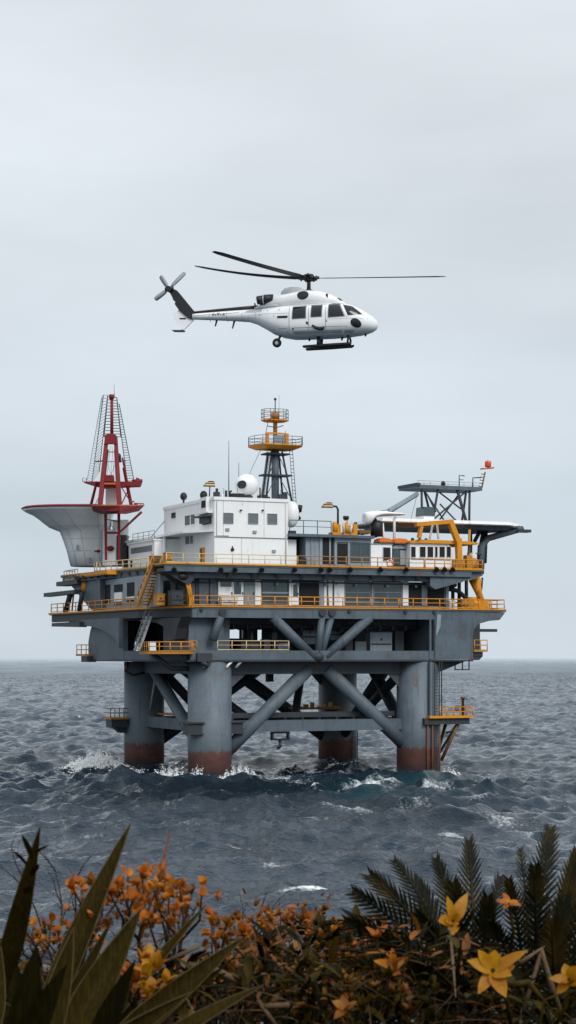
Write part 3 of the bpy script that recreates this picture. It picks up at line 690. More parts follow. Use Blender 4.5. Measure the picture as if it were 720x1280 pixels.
# striped marker on a stalk
def striped(label, px, py, v, length, base, curved):
    uu = U(px, v); zz = Zf(py, uu, v)
    t = Thing('striped_marker', label, 'marker', R(uu, v, base))
    if curved: t.part('pole', MB(R).tube([(uu+1.4, v, base), (uu+1.4, v, zz-.35), (uu+1.2, v, zz-.02), (uu+.8, v, zz)], .13, 8), M['slate_d'])
    else: t.part('pole', MB(R).tube([(uu, v, base), (uu+.1, v, zz)], .07, 8), M['black'])
    for k, (m, dz) in enumerate((('timber', -.22), ('cream_y', -.07), ('timber', .08), ('cream_y', .2))):
        q = MB(R); q.box(uu-length/2+.12*k, uu+length/2-.02*k, v-.18, v+.18, zz+dz, zz+dz+(.15 if k < 3 else .1)); t.part('stripe', q, M[m])
    t.part('cap', MB(R).ball((uu+.25, v, zz+.36), .2, 10, (2.2, 1, .5)), M['black'])
striped('small striped brown and cream marker on the roof corner of the white block', 261.5, 606, V(258, ua), 1.35, H1, False)
striped('striped lamp arm on a bent pole beside the amber rooftop gear', 409, 632.5, 2, 1.4, 27.8, True)
# whip antennas
for k, (lab, px, py, v, b) in enumerate((('tallest thin whip antenna on the white roof left of the radome', 286, 551, 1., H1), ('short thin whip antenna behind the radome', 298.5, 578, 4., H1))):
    uu = U(px, v); zz = Zf(py, uu, v); t = Thing('whip_antenna', lab, 'antenna', R(uu, v, b), None)
    t.part('whip', MB(R).tube([(uu, v, b), (uu, v, zz)], [.07, .03], 6), M['galv_d'])
    t.part('base', MB(R).tube([(uu+.15, v, b), (uu+.15, v, b+.9), (uu+.35, v, b+.9)], .12, 6), M['black'])

# ---- grey mast with amber crow's nests
ms = Thing('radar_mast', 'grey lattice mast with two amber railed lookout platforms', 'mast', R(8, 4, H1))
vm = 4.0; um = U(344, vm); zz = lambda py: Zf(py, um, vm); du = lambda px: U(px, vm)-um
ms.part('pole', MB(R).tube([(um, vm, H1), (um, vm, zz(560))], .45, 20), M['slate'])
rr = .95
for (a0, a1, dv0, dv1) in ((du(328), du(337.5), -rr, -.5), (du(328)+.3, du(337.5), rr, .5), (du(361), du(350.5), -rr, -.5), (du(361)-.3, du(350.5), rr, .5)):
    ms.part('leg', MB(R).tube([(um+a0, vm+dv0, H1), (um+a1, vm+dv1, zz(565))], .13, 6), M['slate_d'])
q = MB(R)
for py, e in ((594.5, .86), (568, .72)):
    q.box(um+du(344-20*e), um+du(344+20*e), vm-.9, vm+.9, zz(py)-.09, zz(py)+.09)
ms.part('stage', q, M['slate_d'])
q = MB(R); q.tube([(um+du(330), vm-.9, zz(620)), (um+du(342), vm-.6, zz(596))], .05, 5); q.tube([(um+du(358), vm-.9, zz(620)), (um+du(346), vm-.6, zz(596))], .05, 5)
q.tube([(um+du(333), vm-.8, zz(594)), (um+du(343), vm-.6, zz(570))], .05, 5); q.tube([(um+du(356), vm-.8, zz(594)), (um+du(346), vm-.6, zz(570))], .05, 5)
ms.part('lattice', q, M['galv_d'])
for (p0, p1, p2, p3) in ((320, 330.5, 318.5, 329), (361, 358, 365.5, 360.5)):
    q = MB(R); d0, d1 = du(p0), du(p1)
    for o in (0, .38): q.tube([(um+d0+o, vm-1.3, H1), (um+d1+o, vm-.9, zz(562))], .035, 5)
    n = 15
    for i in range(n):
        f = (i+.5)/n; x = um+d0+(d1-d0)*f; z = H1+(zz(562)-H1)*f; y = vm-1.3+.4*f
        q.tube([(x, y, z), (x+.38, y, z)], .03, 5); 
        if i % 2: q.tube([(x, y, z), (x-.1 if p0 < 344 else x+.2, y-.45, z), (x+.38, y, z)], .025, 4)
    ms.part('caged_ladder', q, M['slate_d'])
def nest(px0, px1, py_t, py_b, thick, rw, taper):
    a, b = um+du(px0), um+du(px1); zb = zz(py_b); d = (b-a)*.36
    fl = MB(R)
    def sec(e, z): return [(um+(p-um)*e, vm+q_*e, z) for p, q_ in ((a, -d*.4), (a+.5, -d), (b-.5, -d), (b, -d*.4), (b, d*.4), (b-.5, d), (a+.5, d), (a, d*.4))]
    fl.loft([sec(taper, zb-thick), sec(1., zb), sec(1., zb+.12)], False)
    o = ms.part('lookout_platform', fl, M['yellow'])
    zt = zz(py_t); rl = MB(R); path = sec(1., 0); path = path+[path[0]]
    for z in (zt, zb+(zt-zb)*.66, zb+(zt-zb)*.33): rl.tube([(p[0], p[1], z) for p in path], rw, 5)
    for p in path[:-1]: rl.tube([(p[0], p[1], zb), (p[0], p[1], zt)], rw*1.1, 5)
    for x in (a+(b-a)*.3, a+(b-a)*.5, a+(b-a)*.7): rl.tube([(x, vm-d, zb), (x, vm-d, zt)], rw, 5)
    ms.part('platform_rail', rl, M['galv_d'], o)
nest(314.5, 373.5, 547, 558.5, .35, .035, .72); nest(328.5, 358.5, 512.5, 526.5, .1, .035, .8)
q = MB(R); 
for a, b in ((328.5, 331.5), (352, 356)): q.box(um+du(a), um+du(b), vm-1.15, vm-.75, zz(562), zz(542.5))
q.box(um+du(331), um+du(353), vm-1.1, vm-.8, zz(544), zz(542)); q.box(um+du(330), um+du(355), vm-1., vm+.9, zz(562.5), zz(558.6)); ms.part('lookout_frame', q, M['yellow'])
q = MB(R); q.box(um+du(337), um+du(350), vm-1.35, vm-1.16, zz(555.5), zz(546)); ms.part('sign_board', q, M['slate_l'])
q = MB(R); q.tube([(um, vm, zz(545)), (um, vm, zz(515))], .25, 14); q.tube([(um, vm, zz(523)), (um, vm, zz(516))], .5, 14); ms.part('upper_pole', q, M['yellow_d'])
q = MB(R); q.tube([(um, vm, zz(515)), (um, vm, zz(500))], .06, 8); q.ball((um, vm, zz(499)), .17, 12); q.tube([(um+.5, vm, zz(513)), (um+.5, vm, zz(494))], .015, 5); ms.part('spike', q, M['slate_d'])
q = MB(R); q.tube([(um+du(334.5), vm, zz(533)), (um+du(344), vm-.3, zz(535)), (um+du(354), vm, zz(531.5))], .05, 6); q.tube([(um+du(335), vm, zz(528)), (um+du(332), vm, zz(543))], .04, 6); q.tube([(um+du(357), vm, zz(551)), (um+du(357), vm, zz(538))], .03, 6); ms.part('stay', q, M['galv_d'])
single('stay_wire', 'thin slack wire running from the lookout platform down to the white roof', 'wire', MB(R).tube([(um+du(326), vm, zz(563)), (um+du(318), vm, zz(580)), (um+du(312.5), vm, zz(592)), (um+du(311), vm, H1)], .03, 5), M['galv_d'], R(um, vm, H1))

# ================================================================== GREY DECKHOUSE RIGHT OF THE WHITE BLOCK
dh = Thing('deckhouse', 'grey flat roofed deckhouse with a railed roof right of the white block', 'deckhouse', R(14, 3, ZU))
vd = .2
q = MB(R); q.box(U(382, vd), U(463, vd), vd, 8, 24.0, 27.5); dh.part('wall', q, M['slate_l'])
q = MB(R); q.box(U(371, vd), U(382, vd)-.02, 2, 8, 24.0, 27.5); dh.part('wall', q, M['interior'])
q = MB(R); q.box(U(361, -.4), U(468, -.4), -.5, 9, 27.52, 27.85); dh.part('roof', q, M['slate'])
face(dh, 'doorway', 403, 417, 672, 705, vd, 'interior', .003, .05)
face(dh, 'doorway', 421.5, 434, 679.5, 705, vd, 'interior', .003, .05); window(dh, 437.5, 462, 679.5, 703, vd, 'glass', 'slate', (.5,), ())
for a, b in ((388.5, 390), (399, 402.5), (411, 413), (417.5, 420.5), (434.3, 437)): face(dh, 'pilaster', a, b, 671, 706, vd, 'slate_l', .004, .14)
face(dh, 'fascia', 418, 463, 671, 678, vd, 'slate_l', .004, .2)
q = MB(R); q.box(U(374, .3), U(381, .3), -.2, .9, 24.1, 25.0); dh.part('duct', q, M['black'])
railing('grey railing on the deckhouse roof beside the white block', [(U(362, -.3), -.3), (U(414, -.3), -.3)], 27.85, 'galv_d', 1.55, 1.75, .95, group=None, kick=False)
t = Thing('rooftop_pump', 'amber pump gear with a dark cap on the deckhouse roof', 'pump', R(16, .5, 27.85))
vv = .6; z0 = 27.85
q = MB(R); q.box(U(414.5, vv), U(445, vv), vv-.3, vv+.9, z0, z0+.35); q.lathe((U(418.5, vv), vv, z0), [(.28, .3), (.33, 1.), (.3, 1.4), (.2, 1.6)], 14); q.lathe((U(432.5, vv), vv, z0), [(.42, .3), (.44, 1.1), (.22, 1.3), (.22, 1.9)], 16)
q.box(U(441, vv), U(446, vv), vv-.2, vv+.2, z0, z0+1.4); q.box(U(421, vv), U(425, vv), vv-.2, vv+.2, z0, z0+1.3); t.part('body', q, M['yellow'])
q = MB(R); q.lathe((U(432.5, vv), vv, z0), [(.34, 1.9), (.36, 2.3)], 14); t.part('cap', q, M['black']); q = MB(R); q.lathe((U(444.5, vv), vv, z0), [(.18, 1.2), (.2, 1.6)], 10); t.part('cap', q, M['black'])
q = MB(R); q.tube([(U(427.5, vv), vv-.5, z0+.3), (U(427.5, vv), vv-.5, z0+1.5), (U(430, vv), vv-.5, z0+1.6)], .15, 8); q.tube([(U(436, vv), vv-.5, z0+.3), (U(437.5, vv), vv-.5, z0+1.3)], .13, 8); t.part('pipe', q, M['cream'])
t = Thing('pipe_rack', 'row of dark drums lying behind the amber pump on the deckhouse roof', 'drum rack', R(20, 1, 27.85))
for px in (449, 454, 459): t.part('drum', MB(R).tube([(U(px, 1), .5, 28.35), (U(px, 1), 2.5, 28.35)], .26, 14), M['timber'])
t.part('rail', MB(R).box(U(446, .6), U(464, .6), .55, .65, 28.65, 28.75), M['slate_d'])

# ---- white moulded launch on a cradle (looks like a small boat with a duck bill bow)
t = Thing('lifeboat', 'white moulded lifeboat with a hooked prow on a dark cradle above the deckhouse', 'lifeboat', R(22, 1.5, 28))
vb = 1.6
def bpt(px, py): return (U(px, vb), Zf(py, U(px, vb), vb))
prof = [(455, 642, 655), (457, 640.3, 656.5), (461, 639.6, 655.5), (464, 639.2, 650), (470, 638.8, 646.8), (478, 639.2, 645.5), (490, 640.8, 644.8), (500, 641.5, 644.5), (504, 642.2, 644.2)]
secs = []
for k, (px, t0, b0) in enumerate(prof):
    x, zt_ = bpt(px, t0); _, zb_ = bpt(px, b0); hw = [.5, .9, 1.15, 1.25, 1.3, 1.3, 1.2, 1.0, .6][k]
    secs.append([(x, vb+hw*math.cos(a)*abs(math.cos(a))**-.3 if abs(math.cos(a)) > 1e-3 else vb, (zt_+zb_)/2+(zt_-zb_)/2*math.sin(a)) for a in [2*PI*i/20 for i in range(20)]])
t.part('hull', MB(R).loft(secs), M['white'])
q = MB(R); x, z = bpt(466, 650.5); q.ball((x, vb, z), .48, 16, (1.1, 1, .9)); t.part('drive_pod', q, M['black'])
x, z = bpt(468.5, 662); q = MB(R); q.tube([(x, vb, 27.8), (x, vb, Zf(650, x, vb))], .3, 12); q.lathe((x+.1, vb-.3, 27.9), [(.75, 0), (.75, 1.6), (.4, 1.9)], 16); t.part('cradle', q, M['black'])
q = MB(R); x = U(491, vb); q.tube([(x, vb-.4, 27.2), (x, vb-.4, Zf(649, x, vb)), (x+.2, vb-.4, Zf(647, x, vb))], .17, 10); q.tube([(U(478, vb), vb-.4, 27.2), (U(476.5, vb), vb-.4, 29.5)], .14, 8); t.part('stanchion', q, M['white'])
# orange canopies
for lab, a, b, py0, py1 in (('small orange canopy beside the lifeboat cradle', 471, 487, 672.5, 677.5), ('larger orange canopy in front of the landing deck', 490.5, 508, 673, 678.5)):
    vv = .8; t = Thing('orange_canopy', lab, 'canopy', R(U((a+b)/2, vv), vv, 26.5), 'orange canopies above the cabins')
    x0, x1 = U(a, vv), U(b, vv); z0, z1 = Zf(py1, x0, vv), Zf(py0, x0, vv)
    q = MB(R); q.prism_xz([(x0, z0), (x1, z0), (x1-.1, z0+.3), (x1-.4, z1-.05), (x0+.5, z1), (x0+.1, z0+.3)], vv-.7, vv+.9); t.part('cloth', q, M['life'])
    q = MB(R); q.box(x0, x1, vv-.72, vv+.92, z0-.15, z0-.003); t.part('rim', q, M['timber'])
    q = MB(R)
    for xx in (x0+.1, x1-.1): q.tube([(xx, vv, 24.0), (xx, vv, z0-.15)], .07, 6)
    t.part('post', q, M['slate_d'])
# white cabins
t = Thing('white_cabin', 'small white cabin with one dark window under the lifeboat', 'cabin', R(22, 1, ZU))
q = MB(R); q.box(U(463.5, .25), U(490, .25), .25, 6, 24., 26.9); t.part('wall', q, M['white'])
window(t, 478.5, 488, 684, 701, .25, 'interior', 'slate_l')
t.part('roof', MB(R).box(U(463, .2), U(491, .2), .15, 6.1, 26.903, 27.0), M['slate_l'])
t = Thing('service_shelter', 'grey shelter with shutters between the two white cabins', 'shelter', R(24, 1, ZU))
q = MB(R); q.box(U(490.5, .5), U(513, .5), .5, 6, 24., 26.5); t.part('wall', q, M['slate_d'])
face(t, 'shutter', 500, 509.5, 688, 706, .5, 'galv', .003, .06); face(t, 'shutter', 491.5, 499, 684, 706, .5, 'glass', .003, .06); face(t, 'beam', 490.5, 513, 683.5, 686, .5, 'slate_l', .003, .14)
# control cab with amber roof
cb = Thing('control_cab', 'white control cab with a row of dark windows and an amber roof', 'cabin', R(28, 0, ZU))
vc = -.5
x0, x1 = U(512.5, vc), U(566, vc)
q = MB(R); q.prism_xz([(x0, 24.), (x1, 24.), (x1, 26.0), (x1-.5, 27.1), (x0, 27.1)], vc, 5); cb.part('wall', q, M['white'])
for a, b in ((513, 519.5), (524, 532), (533.5, 541.5), (543, 547), (548.5, 556), (557.5, 563.5)): window(cb, a, b, 683, 697, vc, 'interior', 'white', (), (), .45)
q = MB(R); q.prism_xz([(x0-.2, 27.12), (x1+3.2, 27.12), (x1+3.4, 27.35), (x1+1.8, 27.5), (x0+1., 27.55), (x0-.2, 27.3)], vc-.35, 5.2); cb.part('roof', q, M['yellow'])
face(cb, 'rail_panel', 514, 563, 698.5, 700, vc, 'slate_l', .003, .05)
q = MB(R); 
for px in (519, 528, 536): q.ball((U(px, vc), .2, 27.6), .22, 10)
cb.part('lamp', q, M['slate_d'])
# amber davit arch
dv = Thing('davit_arch', 'heavy amber davit arch standing over the control cab', 'davit', R(29, -1, ZU))
v0 = -1.1
def dp(px, py, v=v0): uu = U(px, v); return (uu, v, Zf(py, uu, v))
def slab(pts, w, v0_, v1_):
    q = MB(R)
    for (a, b) in zip(pts, pts[1:]):
        A_, B_ = Vector((a[0], 0, a[2])), Vector((b[0], 0, b[2])); d = (B_-A_).normalized(); n = Vector((-d.z, 0, d.x))*w/2; e = d*w*.3
        poly = [A_-n-e, B_-n+e, B_+n+e, A_+n-e]; q.prism_xz([(p.x, p.z) for p in poly], v0_, v1_)
    return q
dv.part('arm', slab([dp(521, 655.5), dp(563, 652)], .48, v0-.3, v0+.35), M['yellow'])
dv.part('post', slab([dp(563, 652.5), dp(572, 676)], .62, v0-.31, v0+.36), M['yellow'])
dv.part('post', slab([dp(573, 675), dp(574, 707)], .66, v0-.29, v0+.34), M['yellow'])
dv.part('post', slab([dp(526.5, 657), dp(524, 671)], .4, v0-.25, v0+.25), M['yellow'])
for a, b in ((537, 541), (548, 546.5)): dv.part('stay', MB(R).tube([dp(a, 674, -.2), dp(b, 656, -.2)], .13, 8), M['white'])
q = MB(R); q.box(U(568, v0), U(580, v0), -1.4, .2, 24.0, 25.3); q.box(U(583, v0), U(590, v0), -1.2, -.3, 24.0, 25.8); q.lathe((U(594, v0), -.6, 24), [(.7, 0), (.7, 1.2), (.3, 1.5)], 14); dv.part('winch', q, M['yellow_d'])
q = MB(R); q.lathe((U(594.5, 1), 1, 24), [(.5, 0), (.5, 1.9), (.75, 1.95), (.75, 2.2)], 14); dv.part('vent', q, M['slate_d'])
q = MB(R); q.lathe((U(590.5, .5), .5, 24), [(.55, 0), (.55, 2.), (.3, 2.2)], 14); dv.part('tank', q, M['cream'])
q = MB(R); q.tube([dp(587, 662, 1.), dp(586, 690, 1.), dp(583, 705, 1.)], .16, 8); dv.part('cable', q, M['yellow_d'])

# ---- long white landing deck
ld = Thing('landing_deck', 'long white tapered landing deck cantilevered out on grey struts at the right', 'helideck', R(30, 9, 28))
vh = 9.
def hp(px, py, v=vh): uu = U(px, v); return (uu, Zf(py, uu, v))
hx = lambda px: U(px, vh)
zt_, zb_ = Zf(654, hx(560), vh), Zf(663, hx(560), vh)
q = MB(R)
outl = lambda e, dz0: [(hx(455)+e, 4+e), (hx(612)-e, 4+e), (hx(636)-e, 6.5), (hx(655)-e*1.3, 9), (hx(652)-e, 11.5), (hx(640)-e, 14-e), (hx(455)+e, 14-e)]
q.loft([[(x, y, zt_-.50) for x, y in outl(.2, 0)], [(x, y, zt_-.38) for x, y in outl(0, 0)], [(x, y, zt_) for x, y in outl(.12, 0)]], False); ld.part('deck_slab', q, M['white'])
q = MB(R)
q.loft([[(x, y, zb_-.1) for x, y in [(hx(480), 5), (hx(610), 5), (hx(620), 9), (hx(610), 13), (hx(480), 13)]], [(x, y, zt_-.503) for x, y in [(hx(462), 4.6), (hx(614), 4.6), (hx(645), 9), (hx(640), 13.4), (hx(462), 13.4)]]], False); ld.part('underframe', q, M['slate'])
for i in range(6): ld.part('net_frame', MB(R).box(hx(470+i*30), hx(470+i*30)+.1, 3.2, 4.2, zt_-.6, zt_-.5), M['galv_d'])
a = hp(643, 662); b = hp(600, 674); c = hp(592, 684); 
ld.part('strut', MB(R).tube([(a[0], 7, a[1]), (b[0], 7, b[1]), (c[0], 7, c[1]), (c[0]-.2, 7, 24.0)], [.38, .42, .5, .5], 10), M['slate'])
q = MB(R); q.box(hx(634), hx(651), 6.4, 7.6, Zf(665.5, hx(640), 7), Zf(662, hx(640), 7)); ld.part('strut_shoe', q, M['slate_d'])
for x0_, y0_, x1_, y1_ in ((604, 664, 597, 704), (607.5, 664, 606, 704), (600, 664, 593, 677), (588, 664, 588, 706), (571, 663, 574, 705)):
    p_, r_ = hp(x0_, y0_, 8), hp(x1_, y1_, 8); ld.part('strut', MB(R).tube([(p_[0], 8, p_[1]), (r_[0], 8, r_[1])], .25, 8), M['slate_d'])
q = MB(R); q.box(hx(511), hx(524), 5, 7, zt_, zt_+.5); ld.part('locker', q, M['white'])
q = MB(R); q.loft([[(x, y, zt_+.5) for x, y in [(hx(510.5), 4.9), (hx(524.5), 4.9), (hx(524.5), 7.1), (hx(510.5), 7.1)]], [(x, y, zt_+1.6) for x, y in [(hx(511), 5.0), (hx(523), 5.0), (hx(523), 7), (hx(511), 7)]]], False); ld.part('glass_booth', q, M['glass'])

# ---- lattice frame with platform and red beacon
lf = Thing('lattice_frame', 'grey lattice frame carrying a flat platform above the landing deck', 'frame tower', R(30, 11, 29))
v1, v2 = 8.0, 12.0
def lp(px, py, v): uu = U(px, v); return (uu, v, Zf(py, uu, v))
zt2 = lp(560, 611, v1)[2]; zb2 = 29.3
pl = MB(R); pl.box(U(518.5, v1), U(601, v1), v1-.4, v2+.4, zt2-.1, zt2+.35); lf.part('platform', pl, M['slate'])
q = MB(R); q.box(U(518, v1), U(523, v1), v1-.6, v2+.6, zt2+.2, zt2+.55); lf.part('end_stop', q, M['slate_d'])
for px0_, px1_, v in ((527, 527.5, v1), (547.5, 540, v1), (571.5, 583.5, v1), (587, 586.5, v1), (583, 577, v2), (530, 541, v2)):
    lf.part('leg', MB(R).tube([lp(px0_, 612, v), lp(px1_, 655, v)], .15 if px0_ not in (571.5,) else .2, 8), M['slate_d'])
for x0_, y0_, x1_, y1_, v in ((531, 614, 556, 652, v1), (546, 613, 576, 636, v2), (583, 614, 541, 650, v1), (572, 620, 548, 652, v2), (550, 630, 574, 655, v1), (534, 618, 545, 640, v2)):
    lf.part('lattice_brace', MB(R).tube([lp(x0_, y0_, v), lp(x1_, y1_, v)], .11, 6), M['slate_d'])
q = MB(R)
for z in (.7, 1.1): q.tube([(U(522, v1), v1, zt2+z*.8), (U(600, v1), v1, zt2+z*.8)], .03, 5)
for px in (522, 530, 538, 560, 580, 590): q.tube([(U(px, v1), v1, zt2+.3), (U(px, v1), v1, zt2+.9)], .03, 5)
lf.part('thin_rail', q, M['galv'])
q = MB(R); q.ball((U(554, v1), v1, Zf(605, U(554, v1), v1)), .36, 14, (.8, 1, 1.1)); q.tube([(U(554, v1), v1, zt2+.3), (U(554, v1), v1, zt2+.7)], .08, 6); lf.part('lamp', q, M['black'])
q = MB(R); x = U(574, v1); q.tube([(x, v1, zt2+.3), (x, v1, zt2+1.75), (x+.75, v1, zt2+1.7)], .08, 6); q.tube([(x, v1, zt2+1.2), (x+.6, v1, zt2+1.2)], .05, 6); lf.part('bent_post', q, M['galv_d']); q = MB(R); x = U(591, v1); q.tube([(x, v1, zt2+.3), (x, v1, zt2+1.5), (x+1.2, v1, zt2+1.6)], .09, 6); lf.part('bent_post', q, M['galv_d'])
q = MB(R); a = lp(602, 611, v1); b = lp(606.5, 590, v1)
q.tube([a, b], .1, 6)
for i in range(5): f = (i+.7)/5.5; p_ = Vector(a)+(Vector(b)-Vector(a))*f; q.tube([p_, p_+Vector((-.5, 0, .05))], .06, 5)
lf.part('beacon_pole', q, M['timber'])
q = MB(R); c = lp(608.5, 586.5, v1); q.prism_xz([(c[0]-.75, c[2]-.05), (c[0]+.85, c[2]+.1), (c[0]+.85, c[2]+.28), (c[0]-.4, c[2]+.1), (c[0]-.75, c[2]+.1)], v1-.4, v1+.4); lf.part('beacon_tray', q, M['orange'])
q = MB(R); c = lp(610, 581, v1); q.lathe((c[0], v1, c[2]-.3), [(.36, 0), (.4, .1), (.4, .7), (.36, .75)], 14); q.tube([(c[0], v1, c[2]-.5), (c[0], v1, c[2]-.2)], .12, 8); q.tube([(c[0], v1, c[2]+.4), (c[0], v1, c[2]+.65)], .06, 6); lf.part('beacon_lamp', q, M['lamp_r'])
# inclined boom
t = Thing('conveyor_boom', 'sloping grey boom rising from the lifeboat to the lattice platform', 'boom', R(24, 8, 29))
a, b = lp(487, 637.5, v1), lp(521, 617.5, v1)
t.part('boom', slab([a, b], .42, v1-.3, v1+.3), M['slate_l']); 
q = slab([(a[0]+.1, 0, a[2]-.3), (b[0], 0, b[2]-.25)], .12, v1-.32, v1+.32); t.part('lower_chord', q, M['slate_d'])
t.part('guy_line', MB(R).tube([lp(487, 637, v1), lp(455, 642, v1)], .04, 5), M['galv_d'])
t.part('guy_line', MB(R).tube([lp(521, 620, v1), lp(512, 655, v1)], .03, 5), M['galv_d'])

# ---- floodlights under the upper deck edge
fl_px = (218, 276.5, 294, 327.5, 368.5, 401.5, 412.5, 438, 476, 508, 546, 556, 566)
for i, px in enumerate(fl_px):
    uu = U(px, -2.75); z = Zf(711.5, uu, -2.75)
    t = Thing('floodlight', 'round dark floodlight on the edge beam of the upper deck', 'floodlight', R(uu, -2.75, z), 'dark floodlights along the upper deck edge')
    t.part('lamp_head', MB(R).tube([(uu-.1, -2.95, z-.12), (uu+.05, -2.6, z+.1)], [.3, .22], 12), M['black'])
    t.part('bracket', MB(R).box(uu-.05, uu+.05, -2.7, -2.43, z+.1, z+.3), M['slate_d'])

# ================================================================== PALE FLARED TOWER WITH RED RIM, RED DERRICK
YT = 238.; 
tp = lambda px, py, y=YT: P(px, py, y)
ft = Thing('flared_tower', 'pale hull shaped tower flaring out to a wide red rimmed deck', 'tower', tp(105, 707))
secs = []
def tsec(py, xl, xr, hd, nose):
    x0, _, z = tp(xl, py); x1 = tp(xr, py)[0]; cx = x1-(x1-x0)*.38
    pts = []
    for i in range(40):
        a = 2*PI*i/40; c_, s_ = math.cos(a), math.sin(a)
        if c_ < 0: x = cx-(cx-x0)*abs(c_)**.85
        else: x = cx+(x1-cx)*abs(c_)**.35
        pts.append((x, YT+hd*math.copysign(abs(s_)**.75, s_), z))
    return pts
for py, xl, xr, hd in ((708, 88.5, 133, 2.6), (690, 84, 133, 2.9), (675, 79, 134, 3.3), (665, 75, 135, 3.7), (662.5, 68, 136, 4.0), (660, 62, 137, 4.3), (655, 55, 138, 4.8), (650, 49, 139, 5.4), (645, 42, 140, 6.), (641, 33, 141, 6.5), (638.5, 28.8, 142, 6.8)):
    secs.append(tsec(py, xl, xr, hd, 0))
ft.part('flared_hull', MB().loft(secs), M['funnel'])
secs = [tsec(638.0, 28.4, 143, 6.95, 0), tsec(637, 28, 143, 7.0, 0), tsec(635.2, 31, 143, 6.6, 0)]
ft.part('deck_rim', MB().loft(secs), M['red'])
q = MB(); x0 = tp(131.5, 0)[0]; x1 = tp(147.5, 0)[0]; q.box(x0, x1, YT-3.4, YT+1, tp(0, 708)[2], tp(0, 664)[2]); ft.part('side_wall', q, M['funnel'])
q = MB(); x0 = tp(141, 0)[0]; x1 = tp(161, 0)[0]; q.box(x0, x1, YT-.5, YT+3, tp(0, 670)[2], tp(0, 650)[2]); ft.part('side_wall', q, M['funnel'])
q = MB(); q.box(tp(147.6, 0)[0], tp(160, 0)[0], YT-2.0, YT+1, tp(0, 708)[2], tp(0, 670)[2]); ft.part('side_wall', q, M['slate_d'])
for px, py, r in ((123, 689, .2), (138, 685.5, .35)):
    c = tp(px, py, YT-3.7); q = MB(); q.ball(c, r, 10, (1.4, 1, 1)); q.tube([c, (c[0]-.5, c[1]+.2, c[2])], .1, 6); ft.part('hawse_fitting', q, M['red'])
# faint welded crease down the flare
cr = [tp(95, 651, YT-5.3), tp(103, 672, YT-3.65), tp(106, 690, YT-3.15), tp(107, 706, YT-2.75)]
hull_secs = [tsec(a[0], a[1]-.12, a[2], a[3]+.02, 0) for a in ((708, 88.5, 133, 2.6), (690, 84, 133, 2.9), (675, 79, 134, 3.3), (665, 75, 135, 3.7), (660, 62, 137, 4.3), (655, 55, 138, 4.8), (650, 49, 139, 5.4), (645, 42, 140, 6.), (641, 33, 141, 6.5))]
for k in (23, 26, 29, 32):                       # plate seams of the flared hull
    q = MB(); q.tube([sec[k] for sec in hull_secs], .019, 5); ft.part('plate_seam', q, M['slate_l'])
for j in (1, 2, 4):
    q = MB(); q.tube([hull_secs[j][k] for k in range(20, 39)], .016, 5); ft.part('plate_seam', q, M['slate_l'])
for px, dz in ((112, 700), (97, 684)):
    q = MB(); c = tp(px, dz, YT-3.1); q.box(c[0]-.12, c[0]+.12, c[1]-.1, c[1]+.4, c[2]-.3, c[2]+.3); ft.part('hatch', q, M['slate_l'])
dk = Thing('derrick', 'dark red derrick with a single mast and caged ladders on the flared tower', 'derrick', P(145, 636, 232))
YD = 232.
d = lambda px, py, dy=0.: P(px, py, YD+dy)
q = MB()
oc = lambda py, e: [d(114+e, py, 5), d(112+e, py, 0), d(127+e, py, -5), d(150, py, -6.5), d(172-e, py, -3), d(180-e*1.6, py, 0), d(172-e, py, 5)]
q.loft([oc(642.5, 14), oc(639, 4), oc(632.5, 0), oc(631.5, 0)], False); dk.part('base_platform', q, M['red'])
q = MB(); q.loft([oc(632.4, -.5), oc(630.8, -.5)], False); dk.part('platform_edge', q, M['orange'])
def rbar(a, b, w0, w1, nm='leg', mat='red', dy0=-2., dy1=-.5, n=4):
    q = MB(); q.tube([d(*a, dy0), d(*b, dy1)], [w0, w1], n); return dk.part(nm, q, M[mat])
rbar((125, 632), (133.5, 546), .40, .31); rbar((149.5, 632), (144.5, 546), .40, .31)
rbar((125.8, 632), (134.5, 562), .3, .2, dy0=-1.6); rbar((148.5, 632), (144, 562), .3, .2, dy0=-1.6)
q = MB(); q.prism_xz([(d(131.5, 556)[0], d(0, 556)[2]), (d(146.5, 556)[0], d(0, 556)[2]), (d(146, 545)[0], d(0, 545)[2]), (d(140, 542.5)[0], d(0, 542.5)[2]), (d(132, 545)[0], d(0, 545)[2])], YD-1.1, YD-.4); dk.part('gusset_plate', q, M['red'])
rbar((139.8, 546), (139.8, 494), .22, .19, 'mast', dy0=-.5, n=8)
q = MB(); c = d(139.5, 496, -.5); q.lathe(c, [(.28, -.3), (.34, 0), (.34, .25), (.2, .3)], 10); dk.part('mast_head', q, M['red'])
rbar((143, 497), (142.7, 481), .05, .03, 'spike', 'galv', -.5, -.5, 5)
rbar((113.5, 632), (121, 602), .2, .16, dy0=1); rbar((165, 633), (153, 572), .2, .14, dy0=.5); rbar((163.5, 633), (154, 585), .16, .12, dy0=2.5)
rbar((150, 606), (166, 632), .07, .07, 'diagonal', 'red', -.5, .5); rbar((163, 607), (152, 630), .07, .07, 'diagonal', 'red', -.5, .5)
rbar((119, 631), (128, 612), .05, .05, 'diagonal', 'galv_d', 0, 0)
